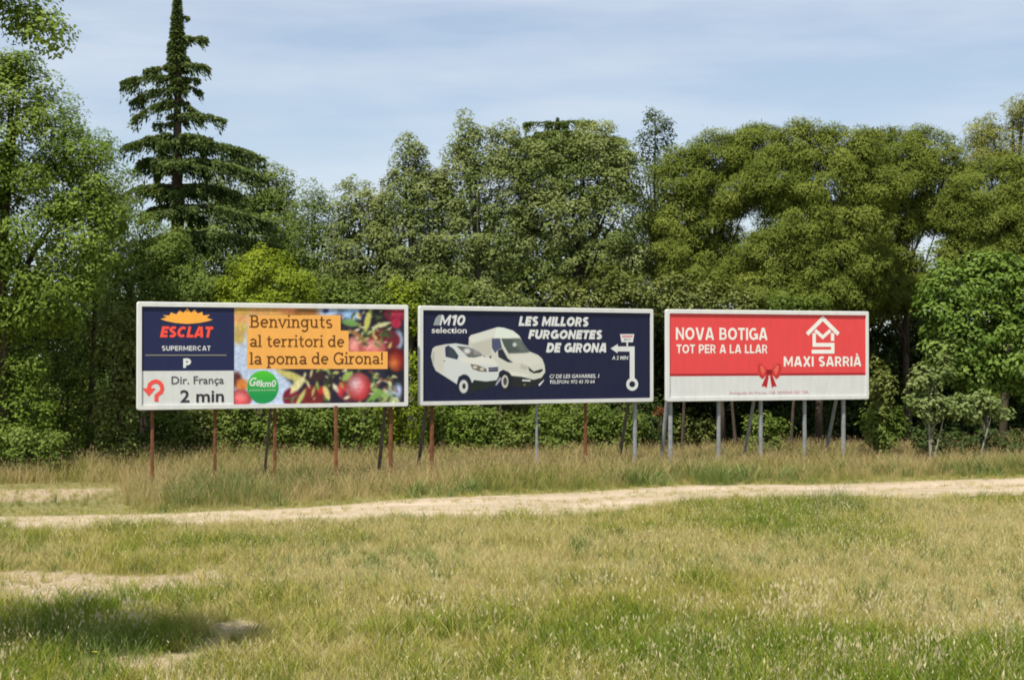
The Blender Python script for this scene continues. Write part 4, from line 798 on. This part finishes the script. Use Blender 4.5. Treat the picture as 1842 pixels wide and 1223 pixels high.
# ------------------------------------------------------------------ grass
def tuft(name, n, hgt_, spread, width, lean, seed, heads=0.0, dome=False, big=1.0):
    r = np.random.default_rng(seed); V, Fc, H, B = [], [], [], []
    for i in range(n):
        a = r.random() * 2 * math.pi; rr_ = spread * math.sqrt(r.random()); x, y = rr_ * math.cos(a), rr_ * math.sin(a)
        h = hgt_ * (0.35 + 0.7 * r.random()) * (1 - .6 * (rr_ / spread) ** 2 if dome else 1); dirn = r.random() * 2 * math.pi; ln = lean * h * (0.3 + r.random()); fa = r.random() * math.pi; w = width * (0.7 + .6 * r.random())
        dx, dy = math.cos(dirn) * ln, math.sin(dirn) * ln; sx, sy = math.cos(fa) * w, math.sin(fa) * w; b = len(V); bt = r.random()
        for t_, ww in ((0, 1), (.5, .8), (.85, .45)):
            c = (x + dx * t_ ** 1.8, y + dy * t_ ** 1.8, h * t_); V += [(c[0] - sx * ww, c[1] - sy * ww, c[2]), (c[0] + sx * ww, c[1] + sy * ww, c[2])]; H += [t_, t_]; B += [bt, bt]
        V.append((x + dx, y + dy, h)); H.append(1); B.append(bt)
        Fc += [(b, b + 1, b + 3, b + 2), (b + 2, b + 3, b + 5, b + 4), (b + 4, b + 5, b + 6)]
        if r.random() < heads:
            b = len(V); hw = 0.0035 + 0.004 * r.random(); hl = (0.03 + .05 * r.random()) * big ** .5; hw *= big; e = (x + dx, y + dy, h - .01)
            for k in range(2):
                ca, sa = math.cos(fa + k * 1.57) * hw, math.sin(fa + k * 1.57) * hw; b = len(V)
                V += [e, (e[0] + ca, e[1] + sa, e[2] + hl * .4), (e[0] + dx * .12, e[1] + dy * .12, e[2] + hl), (e[0] - ca, e[1] - sa, e[2] + hl * .4)]; H += [1.5] * 4; B += [bt] * 4; Fc.append((b, b + 1, b + 2, b + 3))
    me = pymesh(name, V, Fc)
    for nm, dt in (('h', H), ('b', B)):
        q = me.attributes.new(nm, 'FLOAT', 'POINT'); q.data.foreach_set('value', np.array(dt, np.float32))
    return me
def grass_mat(name, green, dry, head, trans=.25):
    t = NT(name); tint = t.attr('tint', 'INSTANCER'); b = t.attr('b'); hh = t.attr('h')
    s = t.n('ShaderNodeMath', operation='MULTIPLY_ADD'); t.l(b, s.inputs[0]); s.inputs[1].default_value = 0.55; t.l(tint, s.inputs[2])
    s2 = t.n('ShaderNodeMath', operation='MULTIPLY_ADD'); t.l(hh, s2.inputs[0]); s2.inputs[1].default_value = 0.18; t.l(s.outputs[0], s2.inputs[2])
    c = t.ramp(s2.outputs[0], [(0.28, green[0]), (0.55, green[1]), (0.80, dry[0]), (1.0, dry[1])])
    g = t.n('ShaderNodeMath', operation='GREATER_THAN', use_clamp=True); t.l(hh, g.inputs[0]); g.inputs[1].default_value = 1.2
    c = t.mix(g.outputs[0], c, head)
    p = t.pbsdf(c, .8, .1); tr = t.n('ShaderNodeBsdfTranslucent'); t.l(c, tr.inputs[0])
    m = t.n('ShaderNodeMixShader', {0: trans}); t.l(p, m.inputs[1]); t.l(tr.outputs[0], m.inputs[2]); return t.out(m.outputs[0])
M['meadow'] = grass_mat('meadow_blades', [(0.125, 0.195, 0.018), (0.245, 0.270, 0.032)], [(0.385, 0.335, 0.078), (0.50, 0.42, 0.18)], (0.62, 0.55, 0.32))
M['tall'] = grass_mat('tall_dry_blades', [(0.140, 0.190, 0.034), (0.260, 0.265, 0.060)], [(0.380, 0.325, 0.110), (0.49, 0.38, 0.18)], (0.50, 0.38, 0.20))
M['weed'] = grass_mat('weed_blades', [(0.110, 0.165, 0.034), (0.165, 0.215, 0.052)], [(0.21, 0.26, 0.09), (0.27, 0.30, 0.11)], (0.36, 0.35, 0.18))

def scatter(name, label, srcs, mat, x, y, scl, tint, tilt=.12, cat='grass'):
    n = len(x); z = hgt(x, y) * np.clip((70 - y) / 10, 0, 1) * np.clip((33 - np.abs(x)) / 5, 0, 1)
    me = bpy.data.meshes.new(name); me.vertices.add(n); me.vertices.foreach_set('co', np.stack([x, y, z], 1).astype(np.float32).ravel())
    for nm, tp, dt in (('tint', 'FLOAT', tint), ('scl', 'FLOAT', scl), ('idx', 'INT', rng.integers(0, len(srcs), n))):
        q = me.attributes.new(nm, tp, 'POINT'); q.data.foreach_set('value', np.ascontiguousarray(dt, dtype=np.int32 if tp == 'INT' else np.float32))
    q = me.attributes.new('rot', 'FLOAT_VECTOR', 'POINT'); q.data.foreach_set('vector', np.stack([rng.normal(0, tilt, n), rng.normal(0, tilt, n), rng.random(n) * 6.283], 1).astype(np.float32).ravel())
    o = link(name, me); me.update()
    g = bpy.data.node_groups.new(name + '_nodes', 'GeometryNodeTree'); g.interface.new_socket('Geometry', in_out='INPUT', socket_type='NodeSocketGeometry'); g.interface.new_socket('Geometry', in_out='OUTPUT', socket_type='NodeSocketGeometry')
    gi, go = g.nodes.new('NodeGroupInput'), g.nodes.new('NodeGroupOutput'); jn = g.nodes.new('GeometryNodeJoinGeometry'); ip = g.nodes.new('GeometryNodeInstanceOnPoints')
    for s_ in srcs:
        so = bpy.data.objects.new(s_.name, s_); s_.materials.clear(); s_.materials.append(mat)
        oi = g.nodes.new('GeometryNodeObjectInfo'); oi.inputs['Object'].default_value = so; oi.inputs['As Instance'].default_value = True; g.links.new(oi.outputs['Geometry'], jn.inputs[0])
    def na(nm, tp):
        k = g.nodes.new('GeometryNodeInputNamedAttribute'); k.data_type = tp; k.inputs['Name'].default_value = nm; return next(s_ for s_ in k.outputs if s_.enabled and s_.name == 'Attribute')
    ip.inputs['Pick Instance'].default_value = True
    e2r = g.nodes.new('FunctionNodeEulerToRotation'); g.links.new(na('rot', 'FLOAT_VECTOR'), e2r.inputs[0])
    g.links.new(gi.outputs[0], ip.inputs['Points']); g.links.new(jn.outputs[0], ip.inputs['Instance']); g.links.new(na('idx', 'INT'), ip.inputs['Instance Index'])
    g.links.new(e2r.outputs[0], ip.inputs['Rotation']); g.links.new(na('scl', 'FLOAT'), ip.inputs['Scale']); g.links.new(ip.outputs[0], go.inputs[0])
    md = o.modifiers.new('scatter', 'NODES'); md.node_group = g
    return tag(o, label, cat, kind='stuff')

def field(y0, y1, dens, marg=3.0):
    n = int(dens * (y1 - y0) * (0.33 * (y0 + y1) + 2 * marg)); y = y0 + (y1 - y0) * rng.random(n); w = 0.33 * y1 + marg
    x = (rng.random(int(n)) * 2 - 1) * w; k = np.abs(x) < 0.33 * y + marg; return x[k], y[k]
def on_road(x, y, pad=0.0): return (y > road_near(x) - pad) & (y < road_far(x) + pad)
def mid_strip(x, y):
    s = (y - road_near(x)) / np.maximum(road_far(x) - road_near(x), .1); return (np.abs(s - .5) < .09) & (fbm(x * .5 + 9, x * 0 + 2) > .50)
# near meadow
def green_at(x, y):
    """0 = straw, 1 = lush; follows the patches seen in the meadow"""
    g = fbm(x * .32 + 11, y * .32 + 5) * .9 + (fbm(x * 1.3, y * 1.3 + 30) - .5) * .45
    px = CX + x / y * F; py = HZ + EYE * F / y
    g += .16 * np.clip((py - 1100) / 120, 0, 1) - .12 * np.exp(-((py - 1035) / 60) ** 2) + .22 * np.exp(-((px - 1560) / 90) ** 2 - ((py - 1000) / 70) ** 2) + .20 * np.exp(-((px - 1250) / 300) ** 2 - ((py - 950) / 45) ** 2) + .25 * np.exp(-((px - 200) / 260) ** 2 - ((py - 1140) / 45) ** 2) - .2 * np.exp(-((px - 1720) / 130) ** 2 - ((py - 930) / 60) ** 2)
    return np.clip(.5 + (g - .5) * 1.45, 0, 1)
tf = [tuft('meadow_tuft', 26, .26, .13, .003, .8, 20 + i, heads=.05) for i in range(4)]
x, y = field(14.5, 41, 75); k = ~on_road(x, y, .05) & (y < road_far(x)); x, y = x[k], y[k]
k = rng.random(len(x)) > bare(x, y) * .94; x, y = x[k], y[k]; gr = green_at(x, y)
scatter('meadow_grass', 'short mixed green and straw meadow grass in front of the dirt track', tf, M['meadow'], x, y, (.42 + 1.05 * rng.random(len(x)) ** 1.8) * (.75 + .6 * gr), np.clip(.94 - gr * 1.25 + rng.normal(0, .17, len(x)), -.15, .9))
# pale oat stalks standing over the meadow
tf = [tuft('oat_tuft', 7, .46, .16, .0026, .55, 40 + i, heads=.95) for i in range(4)]
x, y = field(14.5, 40, 14); k = ~on_road(x, y, .2) & (y < road_near(x)) & (fbm(x * .4 + 50, y * .4) + .10 * np.clip(x / 6, -1, 1) > .49) & (rng.random(len(x)) > bare(x, y) * .95); x, y = x[k], y[k]
scatter('oat_grass', 'pale seeding oat stalks standing above the near meadow', tf, M['meadow'], x, y, .6 + .6 * rng.random(len(x)), np.clip(.62 + rng.normal(0, .18, len(x)), .2, 1))
tf = [tuft('plume_tuft', 10, .36, .16, .0028, .6, 50 + i, heads=.8, big=2.6) for i in range(3)]
x, y = field(15, 27, 7); px, py = CX + x / y * F, HZ + EYE * F / y
k = (fbm(x * .8 + 20, y * .8 + 3) + .16 * np.exp(-((px - 1450) / 380) ** 2 - ((py - 1130) / 60) ** 2) + rng.normal(0, .05, len(x)) > .64) & (rng.random(len(x)) > bare(x, y)); x, y = x[k], y[k]
scatter('plume_grass', 'cream plumed grass heads in the near right meadow', tf, M['meadow'], x, y, .6 + .5 * rng.random(len(x)), np.clip(.7 + rng.normal(0, .15, len(x)), .2, 1))
tf = [tuft('herb_tuft', 22, .26, .14, .006, .9, 90 + i) for i in range(3)]
x, y = field(15, 57, 8); k = (fbm(x * .5 + 33, y * .5 + 60) > .50) & (y < 55 + .25 * x) & ~on_road(x, y, .1) & (rng.random(len(x)) > bare(x, y)) & ~((y > road_far(x)) & (CX + x / y * F < 260)); x, y = x[k], y[k]
scatter('meadow_herbs', 'darker green leafy herbs mixed into the meadow', tf, M['weed'], x, y, (.5 + .8 * rng.random(len(x))) * np.where(y > road_far(x) + 1, 2.0, 1.0), rng.normal(.22, .18, len(x)))
# tall strip behind the road
tf = [tuft('tall_tuft', 24, .62, .20, .0055, .5, 60 + i, heads=.35) for i in range(4)]
x, y = field(38, 62, 26); k = (y > road_far(x) + .15 + .5 * rng.random(len(x))) & (y < 56 + .3 * x + 2 * rng.random(len(x))); x, y = x[k], y[k]
k = rng.random(len(x)) > bare(x, y) * .93; x, y = x[k], y[k]
edge = np.clip((y - road_far(x)) / 2.6, .30, 1); g2 = fbm(x * .3 + 70, y * .3 + 2)
low = ((CX + x / y * F) < 215 + 40 * g2) & (HZ + EYE * F / y > 866); edge = np.where(low, edge * .28, edge)
scatter('tall_grass', 'tall straw coloured grass strip around the billboard posts', tf, M['tall'], x, y, (.6 + .6 * rng.random(len(x))) * edge * (.72 + .7 * g2), np.clip(.86 - g2 * .95 - .25 * (1 - edge) + rng.normal(0, .18, len(x)), 0, 1))
# low verge and sparse growth on soil patches and road edges
tf = [tuft('verge_tuft', 16, .13, .09, .003, .9, 80 + i) for i in range(3)]
x, y = field(15, 58, 30); q = bare(x, y); k = (on_road(x, y) & (fbm(x * .45 + 7, y * 1.4 + 80) > .60 - .05 * (x < -1))) | (on_road(x, y, .5) & ~on_road(x, y, -.6)) | (on_road(x, y) & mid_strip(x, y)) | ((q > .1) & (rng.random(len(x)) < .5)) | ((y > road_far(x)) & (y < road_far(x) + 1.5)); x, y = x[k], y[k]
scatter('verge_grass', 'low sparse grass along the track edges and bare soil', tf, M['meadow'], x, y, .5 + .8 * rng.random(len(x)), np.clip(.45 + rng.normal(0, .18, len(x)), 0, .9))
# gravel on the track
def stone(seed):
    r = np.random.default_rng(seed); v = [(0, 0, .9), (1, 0, .1), (.3, .95, .15), (-.8, .6, .1), (-.8, -.6, .12), (.3, -.95, .1), (0, 0, -.4)]; v = [tuple(np.array(q) * (.75 + .5 * r.random(3)) * .022) for q in v]
    return pymesh('pebble', v, [(0, i, i % 5 + 1) for i in range(1, 6)] + [(6, i % 5 + 1, i) for i in range(1, 6)])
t = NT('pebble_stone'); M['pebble'] = t.out(t.pbsdf(t.ramp(t.attr('tint', 'INSTANCER'), [(0, (.26, .21, .15)), (1, (.62, .54, .43))]), .9, .1))
x, y = field(22, 50, 30); q = bare(x, y); k = on_road(x, y) | (q > .5); x, y = x[k], y[k]
scatter('gravel', 'loose pebbles strewn over the dirt track', [stone(i) for i in range(3)], M['pebble'], x, y, .4 + 1.0 * rng.random(len(x)) ** 2, rng.random(len(x)), .5, 'gravel')

# single weed clumps that stand out
def weed(label, px, py, hpx, wpx, n, mat='weed', seed=0, lean=.35, heads=.2):
    g = G(px, py); m = g.y / F; me = tuft('blades', int(n * 2.4), hpx * m, wpx * m / 2, .0034, lean + .25, 200 + seed, heads, dome=True)
    root = empty('weed_clump', (g.x, g.y, float(hgt(g.x, g.y)))); tag(root, label, 'weed', 'weed clumps in the meadow')
    o = link('blades', me, M[mat], root); o['kind'] = 'stuff'
    vals = np.array([q.value for q in me.attributes['b'].data]); return root
weed('tall grey green weed clump overlapping the track below the red billboard', 1500, 925, 80, 110, 170, seed=1)
weed('dark green weed clump at the track edge below the red billboard left posts', 1285, 872, 72, 80, 170, seed=2)
weed('blue green round weed tuft in the meadow below the van billboard', 1046, 1000, 44, 60, 120, seed=3, lean=.6)
weed('thin dark weed stalk in front of the track at the left', 137, 975, 48, 8, 7, seed=4, lean=.15)
weed('single green weed on the bare soil strip at far left', 98, 902, 42, 10, 12, seed=5, lean=.2)
weed('wide bushy grey green weed below the first billboard badge', 400, 900, 100, 220, 520, seed=6, lean=.5)
weed('bushy green weed in tall grass between the third and front rusty posts', 545, 890, 90, 130, 300, seed=7, lean=.5)
weed('small bright green weed left of the red billboard first post', 1190, 860, 24, 24, 40, seed=8, lean=.5)
weed('lush green weed patch in the shade at bottom left', 190, 1185, 70, 190, 240, seed=9, lean=.6)
def flower(label, px, py, col):
    g = G(px, py + 12); root = empty('wild_flower', (g.x, g.y, float(hgt(g.x, g.y)))); tag(root, label, 'flower', 'wild flowers in the near meadow'); zz = 12 * g.y / F + .05
    link('stem', tubes('stem', [([(0, 0, -.02), (.01, 0, zz * .5), (0, -.01, zz)], [.004, .003, .002])], 5), M['leaf_mid'], root)
    V, Fc = [(0, -.01, zz + .012)], []
    for k in range(16):
        a = k / 16 * 2 * math.pi; r_ = .04 if k % 2 else .022; V.append((r_ * math.cos(a), -.01 + r_ * math.sin(a) - .012, zz + .01 * (k % 2) + .02 * math.sin(-a) * .5))
    Fc = [(0, 1 + k, 1 + (k + 1) % 16) for k in range(16)]; link('petals', pymesh('petals', V, Fc), col, root)
t = NT('yellow_petal'); YP = t.out(t.pbsdf((.72, .62, .10), .6, .2)); t = NT('cream_petal'); CPm = t.out(t.pbsdf((.75, .70, .52), .6, .2))
flower('small yellow flower near the lower right corner', 1748, 1193, YP); flower('yellow flower at the lower left by the shaded grass', 171, 1184, YP)
flower('cream flower head below the red billboard in the meadow', 1567, 1077, CPm); flower('cream flower head near the bottom edge, right of centre', 1108, 1214, CPm)
